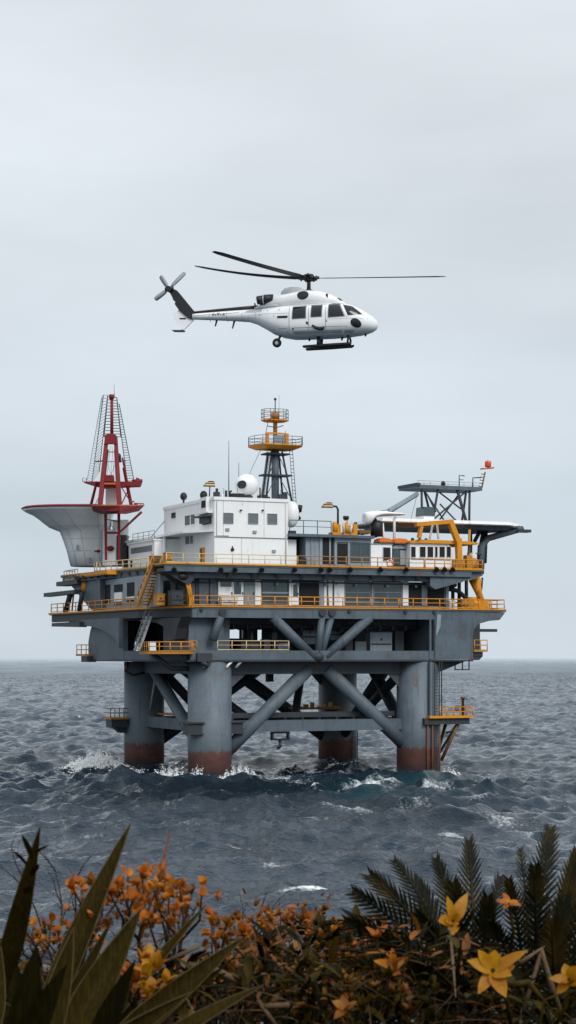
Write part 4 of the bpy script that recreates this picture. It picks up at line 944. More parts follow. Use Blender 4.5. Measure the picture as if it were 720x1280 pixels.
# monkey board
q = MB(); q.prism_xz([(d(103.5, 602)[0], d(0, 602)[2]), (d(176, 602)[0], d(0, 602)[2]), (d(174, 607)[0], d(0, 607)[2]), (d(150, 608)[0], d(0, 608)[2]), (d(128, 609)[0], d(0, 609)[2]), (d(116, 606)[0], d(0, 606)[2])], YD-.2, YD+2.2)
dk.part('monkey_board', q, M['red'])
rbar((128, 604.5), (147, 604.5), .16, .16, 'crossbar', 'orange', -1.6, -1.6); rbar((130, 577), (146, 577), .05, .05, 'crossbar', 'red', -1, -1)
rbar((132, 565), (145, 565), .07, .07, 'crossbar', 'red', -1, -1); rbar((119.5, 577), (128, 576), .1, .1, 'crossbar', 'red', 0, -.5); rbar((147, 577), (157, 576), .1, .1, 'crossbar', 'red', -.5, .5)
q = MB(); q.box(*[d(130, 0)[0], d(143.5, 0)[0]], YD-1.5, YD-.6, d(0, 603)[2], d(0, 597.5)[2])
for px in (133, 136.5, 140): q.lathe(d(px, 597.5, -1), [(.2, 0), (.2, .3), (.05, .4)], 8)
dk.part('crown_block', q, M['red'])
q = MB(); q.box(d(130, 0)[0], d(146, 0)[0], YD+2., YD+2.3, d(0, 631)[2], d(0, 608)[2]); dk.part('windscreen', q, M['funnel'])
q = MB()
for a, b in (((138, 558), (133, 601)), ((140, 558), (143, 601)), ((139, 575), (139, 600)), ((134.5, 580), (140, 598)), ((144, 580), (137, 598))): q.tube([d(*a, -.8), d(*b, -.8)], .025, 4)
dk.part('hoist_line', q, M['galv_d'])
q = MB(); q.ball(d(148.5, 570.5, -.5), .3, 10, (1, 1, 1.3)); q.box(d(148, 0)[0], d(151.5, 0)[0], YD-.6, YD+.2, d(0, 578)[2], d(0, 573)[2]); dk.part('floodlamp', q, M['black'])
q = MB(); q.tube([d(165, 601.5), d(178, 601)], .22, 6); q.tube([d(170, 601), d(171, 597.5), d(174, 599)], .1, 6); dk.part('stub_arm', q, M['red'])
q = MB(); q.tube([d(103.5, 602), d(103.5, 597.5), d(108, 597.5), d(108, 602)], .05, 5); dk.part('rail', q, M['galv_d']); q = MB(); q.tube([d(163, 630, -1), d(163, 627, -1), d(168, 627, -1)], .1, 5); dk.part('hook', q, M['galv_d'])
q = MB()
for i in range(7): x = 168+i*1.9; q.tube([d(x, 632), d(x, 629)], .04, 4)
q.tube([d(168, 629), d(180, 629.5)], .05, 5); q.box(d(167.5,0)[0], d(171.5,0)[0], YD-.4, YD+.4, d(0,632)[2], d(0,629.4)[2]); dk.part('rail', q, M['red'])
# ladder like lattice booms either side
def trusslad(p0, p1, q0, q1, n, dy, r=.03, r0=.045):
    q = MB(); 
    q.tube([d(*p0, dy), d(*p1, dy)], r0, 4); q.tube([d(*q0, dy), d(*q1, dy)], r0, 4)
    for i in range(n+1):
        f = i/n; a = (p0[0]+(p1[0]-p0[0])*f, p0[1]+(p1[1]-p0[1])*f); b = (q0[0]+(q1[0]-q0[0])*f, q0[1]+(q1[1]-q0[1])*f)
        q.tube([d(*a, dy), d(*b, dy)], r, 4)
    return q
dk.part('ladder_boom', trusslad((109, 600), (127, 497), (115, 602), (129.5, 494), 34, .6, .032, .05), M['galv'])
dk.part('ladder_boom', trusslad((115, 602), (129, 494), (124, 590), (134.5, 494), 26, 0., .032, .065), M['galv_d'])
dk.part('ladder_boom', trusslad((130, 546), (134.5, 496), (139, 546), (139, 496), 13, .3, .05, .075), M['slate_d'])
dk.part('ladder_boom', trusslad((141, 546), (141, 497), (151, 546), (146, 497), 14, .3, .055, .075), M['slate_d'])
dk.part('ladder_boom', trusslad((159, 601), (146.5, 505), (167.5, 601), (149, 505), 30, .5, .042, .065), M['slate_d'])
# red frame under the derrick
for a, b in (((132, 641), (132.5, 700)), ((148.5, 641), (149, 700))): rbar(a, b, .24, .2, 'under_leg', dy0=-1., dy1=-.8)
rbar((133, 649), (147, 652), .08, .08, 'under_brace', 'red', -1, -1); rbar((132, 666), (149, 666), .2, .2, 'under_brace', 'red', -1, -1)
rbar((177, 640), (150, 665), .2, .16, 'under_brace', 'red', 0, -1); rbar((137, 654), (145, 664), .05, .05, 'under_brace', 'galv_d', -1, -1)

# ================================================================== SMALL DECK CLUTTER
cr2 = random.Random(3)
def drum(label, u, v, z, mat):
    t = Thing('oil_drum', label, 'drum', R(u, v, z), None)
    t.part('barrel', MB(R).lathe((u, v, z), [(.29, 0), (.3, .02), (.29, .3), (.305, .31), (.29, .33), (.29, .6), (.305, .61), (.29, .63), (.29, .88), (.3, .9)], 16), M[mat])
    t.part('bung', MB(R).lathe((u+.15, v, z+.9), [(.05, 0), (.05, .04)], 8), M['black'])
def lifebuoy(label, u, v, z):
    t = Thing('lifebuoy', label, 'lifebuoy', R(u, v, z)); q = MB(R); t_ = MB(R)
    q.tube([(u+.36*math.cos(a), v, z+.36*math.sin(a)) for a in [2*PI*i/20 for i in range(21)]], .09, 8); t.part('ring', q, M['life'])
    for k in range(4):
        a = PI/4+k*PI/2; t.part('band', MB(R).tube([(u+.36*math.cos(a-.16), v, z+.36*math.sin(a-.16)), (u+.36*math.cos(a+.16), v, z+.36*math.sin(a+.16))], .1, 8), M['white'])
lifebuoy('orange lifebuoy hanging on the upper rail before the white cabin', U(487, -2.5), -2.55, ZU+.45)
# wall pipes and cable trays on the front of the workshop and under the decks (fixed to the platform)
q = MB(R)
for px in (245, 248, 262): u_ = U(px, -.4); q.tube([(u_, -.45, 19.3), (u_, -.45, 22.4)], .07, 6)
q.tube([(U(236, -.4), -.45, 22.0), (U(268, -.4), -.45, 22.0)], .06, 6); ws.part('wall_pipe', q, M['slate_d'])
q = MB(R); q.box(U(268, -.2), U(556, -.2), -.35, -.05, 22.15, 22.3); ws.part('cable_tray', q, M['slate_d'])
for px in (300, 346, 372, 408, 445, 484, 520): 
    u_ = U(px, -.3); q = MB(R); q.box(u_-.16, u_+.16, -.42, -.12, 21.85, 22.1); ws.part('wall_lamp', q, M['slate_l'])
q = MB(R)
for px in (330, 352, 380, 430, 452, 478): u_ = U(px, 0); q.tube([(u_, .2, 17.9), (u_, .2, 17.9-cr2.uniform(.4, 1.3))], .06, 6)
for i in range(4): u0 = 4+i*5.2; q.tube([(u0, -.8, 17.6), (u0+1.3, -.9, 17.2), (u0+2.6, -.8, 17.55)], .05, 6)
rig.part('hanging_cable', q, M['black'])
for k, (a, b, z0, z1, v, m) in enumerate(((330, 338, 14.3, 15.6, -.6, 'slate_d'), (340, 346, 14.3, 16.4, .5, 'slate_d'), (348, 362, 14.3, 15.2, -.2, 'slate_l'), (432, 441, 14.3, 16.6, 1.2, 'slate_d'), (444, 458, 14.3, 15.4, 1., 'slate'), (494, 505, 14.3, 16.9, 1.6, 'slate_d'))):
    rig.part('pump_skid', MB(R).box(U(a, v), U(b, v), v, v+1.2, z0, z1), M[m])

crate('rust brown crate on the upper deck at the head of the amber stairs', U(191, 3), U(203, 3), 3., 4.2, ZU-.08, 1.0, 'timber')
crate('amber valve box on the upper deck beside the white canopy post', U(206, 0), U(214, 0), -.4, .5, ZU-.08, 1.2, 'yellow_d')
crate('amber power pack beside the deck winch behind the right railing', U(574, -1.0), U(583, -1.0), -1.6, -.5, ZM-.08, 1.1, 'yellow_d')
crate('small cream chest behind the main deck railing in the open right bay', U(560, -1.2), U(567, -1.2), -1.6, -.7, ZM-.08, .9, 'cream')

# fittings on the white block: seams, drain pipes, vents
for px in (279, 302, 330): q = MB(R); u_ = U(px, 0); q.box(u_-.015, u_+.015, -.03, -.004, 27.35 if px != 302 else 24.1, 31.4 if px != 302 else 27.15); ab.part('weld_seam', q, M['slate_l'])
q = MB(R); u_ = U(357, 0); q.tube([(u_, -.1, 31.4), (u_, -.1, 24.1)], .06, 8); ab.part('drain_pipe', q, M['cream'])
for px, py in ((284, 662), (318, 665), (342, 689)): q = MB(R); u_ = U(px, 0); z_ = Zf(py, u_, 0); q.box(u_-.22, u_+.22, -.14, -.004, z_-.16, z_+.16); ab.part('vent', q, M['slate_l'])
for px in (300.5, 328): q = MB(R); u_ = U(px, 0); z_ = Zf(638, u_, 0); q.box(u_-.1, u_+.1, -.3, -.004, z_-.08, z_+.08); ab.part('wall_lamp', q, M['slate_d'])
q = MB(R); q.tube([(ua0 := U(268, 0)+.25, -.07, 31.3), (ua0, -.07, 27.4), (ua0+1.5, -.07, 27.4)], .035, 6); ab.part('conduit', q, M['galv'])
for px in (281, 298, 352): q = MB(R); u_ = U(px, 0); q.tube([(u_, .3, 31.8), (u_, .3, 32.9)], .035, 6); ab.part('roof_stanchion', q, M['galv_d'])
# ================================================================== HELICOPTER (local frame: x to nose, y to its left, z up; hub at origin)
YH = 98.0; KH = F/YH
hub_w = P(386, 348, YH)
yaw = math.radians(-11); pitch = math.radians(0)
HM = Matrix.Rotation(yaw, 3, 'Z')
def HW(x, y, z):
    p = HM @ Vector((x, y, z)); return (hub_w[0]+p.x, hub_w[1]+p.y, hub_w[2]+p.z)
hx_ = lambda px: (px-386)/KH/math.cos(yaw); hz_ = lambda py: (348-py)/KH
h = Thing('helicopter', 'white helicopter with black tail fin hovering above the oil platform', 'helicopter', HW(-1, 0, -3.4))
# fuselage stations: px, top y, bottom y, half width, exponent
ST = [(471.8, 407, 411, .12, 2), (469.5, 403, 415, .34, 2.1), (465, 398.6, 417.8, .58, 2.2), (458, 394, 419.8, .80, 2.3), (450, 388.8, 421.2, .96, 2.5), (441, 384.8, 422, 1.06, 2.7), (432, 382.6, 422.8, 1.12, 2.9), (415, 382, 423.2, 1.16, 3.2), (390, 382, 423.4, 1.16, 3.2), (368, 382.2, 423.2, 1.16, 3.0), (355, 382.6, 421, 1.10, 2.7), (343, 383.2, 416.6, .98, 2.5), (332, 383.8, 409.6, .78, 2.3), (322, 384.2, 403.8, .56, 2.1), (312, 384.4, 400.2, .42, 2), (290, 385, 398, .34, 2), (265, 386, 396.2, .28, 2), (240, 387, 394.4, .22, 2)]
_x = [hx_(a[0]) for a in ST][::-1]
def fus(x):
    g = lambda k, f: float(np.interp(x, _x, [f(a[k]) for a in ST][::-1]))
    t, b, w, n = g(1, hz_), g(2, hz_), g(3, float), g(4, float)
    return (t+b)/2, (t-b)/2, w, n
def fsec(x, m=40, e=0.):
    zc, hh, w, n = fus(x); pts = []
    for i in range(m):
        a = 2*PI*i/m; c, s = math.cos(a), math.sin(a)
        pts.append((x, (w+e)*math.copysign(abs(c)**(2/n), c), zc+(hh+e)*math.copysign(abs(s)**(2/n), s)))
    return pts
xs = sorted(set([hx_(a[0]) for a in ST] + list(np.linspace(hx_(240), hx_(471.8), 46))))
h.part('fuselage', MB(HW).loft([fsec(x) for x in xs]), M['heli'])
def side_y(x, z, e=.012):
    zc, hh, w, n = fus(x); t = min(.999, abs((z-zc)/hh)); return w*(1-t**n)**(1/n)+e
def patch(poly, e=.012, side=-1, n=10):
    """panel lying on the fuselage side; poly: four px corners tl, tr, br, bl"""
    q = MB(HW); rows = []
    for j in range(n+1):
        f = j/n; r = []
        for i in range(n+1):
            g = i/n
            px = (poly[0][0]*(1-g)+poly[1][0]*g)*(1-f)+(poly[3][0]*(1-g)+poly[2][0]*g)*f
            py = (poly[0][1]*(1-g)+poly[1][1]*g)*(1-f)+(poly[3][1]*(1-g)+poly[2][1]*g)*f
            x, z = hx_(px), hz_(py); r.append((x, side*side_y(x, z, e), z))
        rows.append(r)
    return q.grid(rows)
def offy(py): return py
for sd in (-1, 1):
    w_ = []
    for nm, pts in (('cabin_window', ((371.5, 388), (386.5, 387.5), (386.5, 402), (371, 402.5))), ('cabin_window', ((394.5, 387), (406.5, 387), (406, 400.8), (394, 401))), ('cockpit_window', ((415.5, 386), (427, 385.6), (434, 401), (415.3, 402))), ):
        big = [(pts[0][0]-1, pts[0][1]-1), (pts[1][0]+1, pts[1][1]-1), (pts[2][0]+1, pts[2][1]+1), (pts[3][0]-1, pts[3][1]+1)]
        fr = h.part('window_frame', patch(big, .010, sd), M['line']); h.part('pane', patch(pts, .018, sd), M['heli_glass'], fr)
    h.part('windshield', patch(((431, 385.8), (443, 388), (455.5, 398.6), (438.5, 400.5)), .014, sd), M['heli_glass'])
    h.part('window_post', patch(((428, 384.6), (431, 384.6), (439, 401.5), (436.5, 402)), .02, sd), M['heli'])
    for px in (366.5, 390.7, 411.5):
        h.part('door_seam', patch(((px-.25, 385.5), (px+.25, 385.5), (px+.25, 417), (px-.25, 417)), .007, sd), M['line'])
    h.part('door_seam', patch(((345, 413.6), (438, 413.6), (438, 414.0), (345, 414.0)), .007, sd), M['line'])
    h.part('door_seam', patch(((366, 385.2), (412, 385.2), (412, 385.6), (366, 385.6)), .012, sd), M['line'])
    for px in (322, 304, 284, 262): h.part('panel_seam', patch(((px-.2, 386.5), (px+.2, 386.5), (px+.2, 399), (px-.2, 399)), .005, sd), M['heli_g'])
    h.part('panel_seam', patch(((318, 393), (366, 395.5), (366, 395.9), (318, 393.4)), .005, sd), M['heli_g'])
    h.part('panel_seam', patch(((412, 404.5), (462, 403.5), (462, 403.9), (412, 404.9)), .006, sd), M['heli_g'])
    h.part('exhaust_soot', patch(((312, 386), (330, 386), (330, 391), (306, 389.5)), .004, sd), M['heli_g'])
    h.part('grab_slot', patch(((351.5, 398.3), (365, 398.6), (364.5, 401.6), (351.5, 401.2)), .012, sd), M['heli_k'])
    h.part('belly_panel', patch(((362, 417.5), (446, 417.5), (442, 420.6), (366, 421)), .006, sd), M['heli_g'])
    q = MB(HW); rows = []
    for j in range(7):                                  # nose opening, an oval
        r = []
        for i in range(25):
            a = 2*PI*i/24; px = 448+6.3*j/6*math.cos(a)*(1+.1*math.sin(a)); py = 409.6+5.6*j/6*math.sin(a)+1.2*j/6*math.cos(a)
            x, z = hx_(px), hz_(py); r.append((x, sd*side_y(x, z, .014), z))
        rows.append(r)
    h.part('nose_port', q.grid(rows), M['heli_k'])
    q = MB(HW); q.tube([(hx_(px), sd*side_y(hx_(px), hz_(py), .03), hz_(py)) for px, py in ((395, 411.5), (399, 414.5), (404, 416), (408.5, 415.5), (409.5, 413.5))], [.04, .08, .09, .08, .04], 8); h.part('cabin_step', q, M['heli_k'])
    h.part('latch_mark', patch(((387.5, 406.5), (390.5, 408), (389.5, 411), (387.5, 409)), .014, sd), M['heli_k'])
    for px, py, s in ((412.5, 407, 1.0), (371, 415.3, 1.2), (353, 390.3, .7), (347, 398, .6), (328, 395, .6), (338, 390, .5)):
        h.part('fastener', patch(((px-s, py-s), (px+s, py-s), (px+s, py+s*.8), (px-s, py+s*.8)), .012, sd), M['line'])
    h.part('roof_window', patch(((416, 383.0), (429, 383.2), (433, 384.8), (419, 384.4)), .014, sd), M['heli_k'])
    # blue grey registration smudges on the tail boom
    for k, (a, b, c_, d_) in enumerate(((266, 268.5, 388.5, 391.5), (269.5, 271, 389.5, 391.6), (272, 275, 388.3, 391.3), (276, 277.5, 389.4, 391.5), (279, 282, 389, 391.8))):
        h.part('registration_mark', patch(((a, c_), (b, c_), (b, d_), (a, d_)), .012, sd), M['line'])
    h.part('boom_stripe', patch(((242, 390.1), (300, 388.9), (300, 389.4), (242, 390.6)), .010, sd), M['line'])
# engine cowling: doghouse on the roof
cs = [(331, 373, 384, .38), (335, 369.8, 385, .55), (345, 369, 385.5, .66), (360, 367.5, 386, .78), (374, 365, 386, .84), (388, 364, 386, .84), (402, 366, 386, .78), (415, 370.2, 385.6, .64), (424, 375, 385.2, .48), (430, 379.5, 384.8, .30), (433, 382.4, 384.6, .12)]
def csec(px, t, b, w, n=2.6, m=32):
    x = hx_(px); zt, zb = hz_(t), hz_(b); zc, hh = (zt+zb)/2, (zt-zb)/2
    return [(x, w*math.copysign(abs(math.cos(a))**(2/n), math.cos(a)), zc+hh*math.copysign(abs(math.sin(a))**(2/n), math.sin(a))) for a in [2*PI*i/m for i in range(m)]]
cw = h.part('engine_cowling', MB(HW).loft([csec(*a) for a in cs]), M['heli'])
hump = [(352, 363.6, 371, .2), (356, 359.6, 371, .34), (364, 358.4, 371, .38), (374, 358.8, 371, .38), (380, 361.5, 371, .34), (384, 365, 371, .2)]
h.part('mast_fairing', MB(HW).loft([csec(*a) for a in hump]), M['heli_g'], cw)
q = MB(HW); q.loft([csec(420.5, 376, 380.6, .44), csec(424, 374.2, 380.8, .42), csec(427.5, 376.5, 380.6, .36)]); h.part('cowl_inlet', q, M['heli_k'], cw)
def cowl_y(px, py):
    for a, b in zip(cs, cs[1:]):
        if a[0] <= px <= b[0]:
            f = (px-a[0])/(b[0]-a[0]); t, bb, w = [a[k]+(b[k]-a[k])*f for k in (1, 2, 3)]
            zc, hh = (t+bb)/2, (bb-t)/2; r = min(.995, abs((py-zc)/hh)); return w*(1-r**2.6)**(1/2.6)
    return .5
for sd in (-1, 1):
    q = MB(HW); rows = []
    for j in range(6):
        r = []
        for i in range(21):
            a = 2*PI*i/20; rr_ = j/5; px = 381.5+(6.4+1.6*max(0, math.cos(a)))*rr_*math.cos(a); py = 372.2+5.9*rr_*math.sin(a)
            r.append((hx_(px), sd*(cowl_y(px, py)+.015), hz_(py)))
        rows.append(r)
    h.part('air_intake', q.grid(rows), M['heli_k'], cw)
    q = MB(HW); px, py = 411, 373.4; q.box(hx_(410), hx_(412.4), sd*cowl_y(px, py)-.03, sd*cowl_y(px, py)+.03, hz_(376), hz_(371)); h.part('cowl_slot', q, M['heli_k'], cw)
    q = MB(HW); px = 354; 
    q.tube([(hx_(343.5), sd*.42, hz_(374)), (hx_(334), sd*.46, hz_(374.4)), (hx_(330.5), sd*.48, hz_(374.6))], [.25, .25, .25], 18)
    ex = h.part('exhaust', q, M['heli_k'], cw)
    q = MB(HW); q.tube([(hx_(331), sd*.48, hz_(374.6)), (hx_(325.5), sd*.55, hz_(375.6)), (hx_(323.4), sd*.57, hz_(376))], [.22, .23, .2], 18); h.part('exhaust_pipe', q, M['heli_k'], cw)
    q = MB(HW); q.tube([(hx_(332.6), sd*.48, hz_(374.5)), (hx_(331.2), sd*.48, hz_(374.5))], .262, 18); h.part('exhaust_ring', q, M['heli_g'], cw)
    q = MB(HW); q.loft([csec(319, 382.6, 386, .3), csec(326, 380.5, 387, .5), csec(345, 379.5, 387, .7), csec(352, 382, 386.5, .72)]); 
h.part('cowl_skirt', q, M['heli_g'], cw)
# tail: black drive shaft cover, swept black fin, white lower fin
q = MB(HW); q.loft([csec(322, 379.2, 385, .13), csec(300, 380.4, 385.6, .14), csec(270, 382.2, 386.6, .14), csec(241, 384.2, 388, .14)]); h.part('drive_shaft_cover', q, M['heli_k'])
q = MB(HW); q.tube([(hx_(319), 0, hz_(380)), (hx_(318), 0, hz_(376.5))], .04, 6); h.part('antenna', q, M['heli_k'])
def fin(pts, th, mat, nm):
    q = MB(HW); poly = [(hx_(a), hz_(b)) for a, b in pts]; q.prism_xz(poly, -th/2, th/2); return h.part(nm, q, M[mat])
fin(((242.5, 385.4), (243.5, 392), (239, 394.6), (233, 392), (222.5, 382.5), (217, 374.5), (217.8, 371.4), (215.4, 369.6), (213.6, 365), (208.8, 356.4), (211.5, 353.5), (219.5, 357), (223, 361)), .24, 'heli_k', 'tail_fin')
fin(((222, 381.8), (213.4, 387.2), (219.5, 399.5), (226.5, 409), (241.5, 394.6), (233, 391.5)), .10, 'heli', 'lower_fin')
fin(((223, 391.8), (231, 392.2), (231, 394), (223, 393.6)), .13, 'heli_k', 'fin_slot')
q = MB(HW); q.prism_xz([(hx_(214), hz_(408)), (hx_(226.5), hz_(408.7)), (hx_(228.5), hz_(407.6)), (hx_(226), hz_(408.2))], -.35, .35); h.part('tail_skid', q, M['heli_g'])
for (a, b) in (((270.2, 396.2), (268.2, 404)), ((292.5, 398), (290, 407.5))): h.part('antenna', MB(HW).tube([(hx_(a[0]), 0, hz_(a[1])), (hx_(b[0]), 0, hz_(b[1]))], [.06, .035], 6), M['heli_k'])
# landing gear
ww = h.part('wheel', MB(HW).tube([(hx_(348), -.62, hz_(429)), (hx_(348), -.44, hz_(429))], .02, 8), M['heli_g'])
for yy in (-.40,):
    q = MB(HW)
    prof = [(.10, -.09), (.20, -.1), (.235, -.05), (.235, .05), (.20, .1), (.10, .09)]; n = 24; vs = []; 
    for r_, y_ in prof:
        for k in range(n): vs.append((hx_(348)+r_*math.cos(2*PI*k/n), yy+y_, hz_(429)+r_*math.sin(2*PI*k/n)))
    q.add(vs, [(i*n+k, i*n+(k+1) % n, (i+1)*n+(k+1) % n, (i+1)*n+k) for i in range(5) for k in range(n)], True)
    wl = h.part('wheel', q, M['rubber'])
    h.part('rim', MB(HW).tube([(hx_(348), yy-.07, hz_(429)), (hx_(348), yy+.07, hz_(429))], .11, 16), M['heli_g'], wl)
    h.part('wheel_strut', MB(HW).tube([(hx_(348), yy*.86, hz_(428)), (hx_(352), yy*.8, hz_(420)), (hx_(355), yy*.7, hz_(414))], [.05, .07, .09], 8), M['heli_k'])
bpy.data.objects.remove(ww)
for yy in (-.45, .45):
    sk = h.part('skid', MB(HW).tube([(hx_(380.5), yy, hz_(434.3)), (hx_(382), yy, hz_(434.9)), (hx_(410), yy, hz_(434)), (hx_(438), yy, hz_(433)), (hx_(440.5), yy, hz_(431.8))], [.05, .075, .085, .08, .05], 10), M['heli_k'])
    h.part('skid_strut', MB(HW).tube([(hx_(400), yy*.9, hz_(422.5)), (hx_(399.5), yy, hz_(434))], [.10, .085], 8), M['heli_k'], sk)
    h.part('skid_strut', MB(HW).tube([(hx_(435.5), yy*.8, hz_(421.5)), (hx_(436.5), yy*.9, hz_(426)), (hx_(435.5), yy, hz_(432.6))], [.045, .06, .05], 8), M['heli_k'], sk)
for px, py0, py1 in ((387.5, 423, 426.5), (428, 422.6, 427), (457, 419.5, 422.8)): h.part('antenna', MB(HW).tube([(hx_(px), 0, hz_(py0)), (hx_(px)-.05, 0, hz_(py1))], [.07, .04], 6), M['heli_k'])
# rotor: mast, hub and three blades at rest
q = MB(HW); q.tube([(0, 0, hz_(366)), (0, 0, .12)], [.11, .09], 16); q.tube([(0, 0, hz_(364.5)), (0, 0, hz_(361.5))], [.3, .12], 16); h.part('rotor_mast', q, M['heli_k'])
q = MB(HW); q.tube([(0, 0, -.14), (0, 0, .1)], .22, 16); q.tube([(0, 0, .1), (0, 0, .2)], [.3, .24], 12); q.tube([(-.05, 0, .2), (-.05, 0, .27)], [.1, .05], 10)
for a in range(0, 360, 60):
    c, s = math.cos(math.radians(a)), math.sin(math.radians(a)); q.tube([(.15*c, .15*s, 0), (.55*c, .55*s, .02)], [.1, .075], 8); q.tube([(.4*c, .4*s, -.12), (.4*c, .4*s, .12)], .05, 6)
h.part('rotor_hub', q, M['heli_k'])
def blade(az, length, cone, w=.36, mat='rotor', root=.4):
    """blade direction az in the helicopter's own plan, degrees from the nose; it flexes upward toward the tip"""
    az = math.radians(az); dx, dy = math.cos(az), math.sin(az); px_, py_ = -dy, dx; rows_t = []
    q = MB(HW); secs = []
    for i in range(15):
        f = i/14; r = root+(length-root)*f; z = math.tan(math.radians(cone))*r*(.55+.45*f); ww_ = w*(.55 if i == 0 else (1 if f < .93 else 1-(f-.93)*6)); tw = math.radians(9*(1-f)+2)
        sec = []
        for (c_, t_) in ((-.5, 0), (-.25, .07), (.15, .09), (.42, .05), (.5, 0), (.42, -.035), (.1, -.05), (-.3, -.03)):
            cx, cz = c_*ww_, t_*ww_*1.1; cx, cz = cx*math.cos(tw)-cz*math.sin(tw), cx*math.sin(tw)+cz*math.cos(tw)
            sec.append((dx*r+px_*cx, dy*r+py_*cx, z+cz))
        secs.append(sec)
    q.loft(secs); return h.part('rotor_blade', q, M[mat])
def blade_to(px, py, length, toward, w, mat='rotor'):
    """a blade whose tip is seen at the given place: solve its depth from its length"""
    lo, hi = (0., 6.5)
    for _ in range(40):
        m_ = (lo+hi)/2; p = Vector(P(px, py, YH+(-m_ if toward else m_)))-Vector(hub_w)
        if p.length < length: lo = m_
        else: hi = m_
    l_ = HM.transposed() @ p
    blade(math.degrees(math.atan2(l_.y, l_.x)), l_.length, math.degrees(math.atan2(l_.z, math.hypot(l_.x, l_.y))), w, mat)
blade(9, 7.1, .4, .30, 'rotor'); blade_to(267, 314.5, 7.0, True, .44); blade_to(246, 333, 6.35, False, .46)
# tail rotor at rest on the right side of the fin head
c0 = (hx_(210), -.22, hz_(355.5))
q = MB(HW); q.tube([(c0[0], .1, c0[2]), (c0[0], -.32, c0[2])], .15, 14); q.tube([(hx_(205.5), -.2, hz_(356)), (hx_(216), -.2, hz_(354.5))], .12, 10); h.part('tail_rotor_hub', q, M['heli_k'])
for (tx, ty) in ((199.5, 338.5), (231.5, 335.5), (192.5, 368.5)):
    a = Vector(c0); b = Vector((hx_(tx), -.24, hz_(ty))); d_ = (b-a).normalized(); n_ = Vector((-d_.z, 0, d_.x)); secs = []
    for f, w_ in ((.12, .05), (.3, .11), (.65, .125), (.95, .11), (1., .05)):
        p_ = a+(b-a)*f; secs.append([tuple(p_+n_*w_+Vector((0, .03, 0))), tuple(p_+n_*w_*.3+Vector((0, .045, 0))), tuple(p_-n_*w_-Vector((0, .03, 0))), tuple(p_-n_*w_*.3-Vector((0, .045, 0)))])
    h.part('tail_rotor_blade', MB(HW).loft(secs), M['rotor_g'])
# ================================================================== SEA
rng = np.random.default_rng(11)
def radial():
    r = [45.]
    while r[-1] < 30000:
        d = r[-1]; s = .0030 if d < 1600 else (.006 if d < 3500 else .02)
        r.append(d*(1+s))
    return np.array(r)
rr = radial()
ang = np.concatenate([np.linspace(-50, -11, 40)[:-1], np.linspace(-11, 11, 580), np.linspace(11, 50, 40)[1:]]) * PI/180
nr, na = len(rr), len(ang)
RR, AA = np.meshgrid(rr, ang, indexing='ij')
RR, AA = RR.astype(np.float32), AA.astype(np.float32)
X = RR*np.sin(AA); Y = RR*np.cos(AA)
da = np.gradient(ang); grid = np.maximum(np.gradient(rr)[:, None]*np.ones_like(AA), RR*da[None, :])
def vnoise(x, y, seed, oct=4, gain=.5):
    """smooth value noise on the plane"""
    tot = np.zeros_like(x); a = 1.; nsum = 0.
    for o in range(oct):
        g = np.random.default_rng(seed+o).random((256, 256)).astype(np.float32)
        xi, yi = np.floor(x).astype(int), np.floor(y).astype(int); fx, fy = x-xi, y-yi
        fx = fx*fx*(3-2*fx); fy = fy*fy*(3-2*fy)
        v = (g[xi % 256, yi % 256]*(1-fx)+g[(xi+1) % 256, yi % 256]*fx)*(1-fy)+(g[xi % 256, (yi+1) % 256]*(1-fx)+g[(xi+1) % 256, (yi+1) % 256]*fx)*fy
        tot += a*v; nsum += a; a *= gain; x = x*2.03+17.1; y = y*2.03+5.7
    return tot/nsum
grid = grid.astype(np.float32); Zw = np.zeros_like(X); DX = np.zeros_like(X); DY = np.zeros_like(X); J = np.zeros_like(X)
wind = math.radians(-62)                        # the sea runs toward the cliff, a little to the right
gust = (.62+.76*vnoise(X/38, Y/38, 3, 3))*(.5+.5*np.clip((Y-105)/85, 0, 1))
rough = 1+.25*np.exp(-((Y-185)/24)**2)*np.exp(-((X-0)/26)**4)
comps = []
for i in range(84):
    L = 1.5*(26/1.5)**(i/83)
    th = wind + rng.normal(0, .85 if L < 8 else .4)
    amp = .0128*L*(1 if L < 4.5 else (4.5/L)**1.15)*rng.uniform(.6, 1.4)
    comps.append((L, th, amp, rng.uniform(0, 2*PI)))
for L, th, amp, ph in comps:
    k = 2*PI/L; fade = np.clip((L/grid-1.0)/1.2, 0, 1)*np.where(RR > 1200, .8, 1.)
    if fade.max() <= 0: continue
    A_ = amp*fade*(gust*rough if L < 14 else 1.)
    p = k*(X*math.cos(th)+Y*math.sin(th))+ph
    c, s = np.cos(p), np.sin(p)
    Zw += A_*c; q_ = .85
    DX -= q_*A_*math.cos(th)*s; DY -= q_*A_*math.sin(th)*s; J += A_*k*c
# the swell heaving up in front of the platform: dark steep face toward the shore
# ragged steep crests piling up between the platform and the shore
env = np.exp(-((X-0.)/27.)**4)
# sharp crested chop, ridges lying across the wind
wx_r, wy_r = X*math.cos(wind)+Y*math.sin(wind), -X*math.sin(wind)+Y*math.cos(wind)
for L, a_, sd__ in ((9., .34, 201), (4.2, .36, 211), (2.2, .22, 221), (1.1, .10, 231)):
    n_ = vnoise(wx_r/L+DX/L, wy_r/(L*1.7), sd__, 2, .4); r_ = np.clip(1-np.abs(2*n_-1)*1.25, 0, 1)**1.8
    f_ = np.clip((L*.8/grid-.5)/1., .0, 1)
    Zw += a_*(r_-.35)*f_*(.45+.55*gust)*(1+.5*(rough-1))
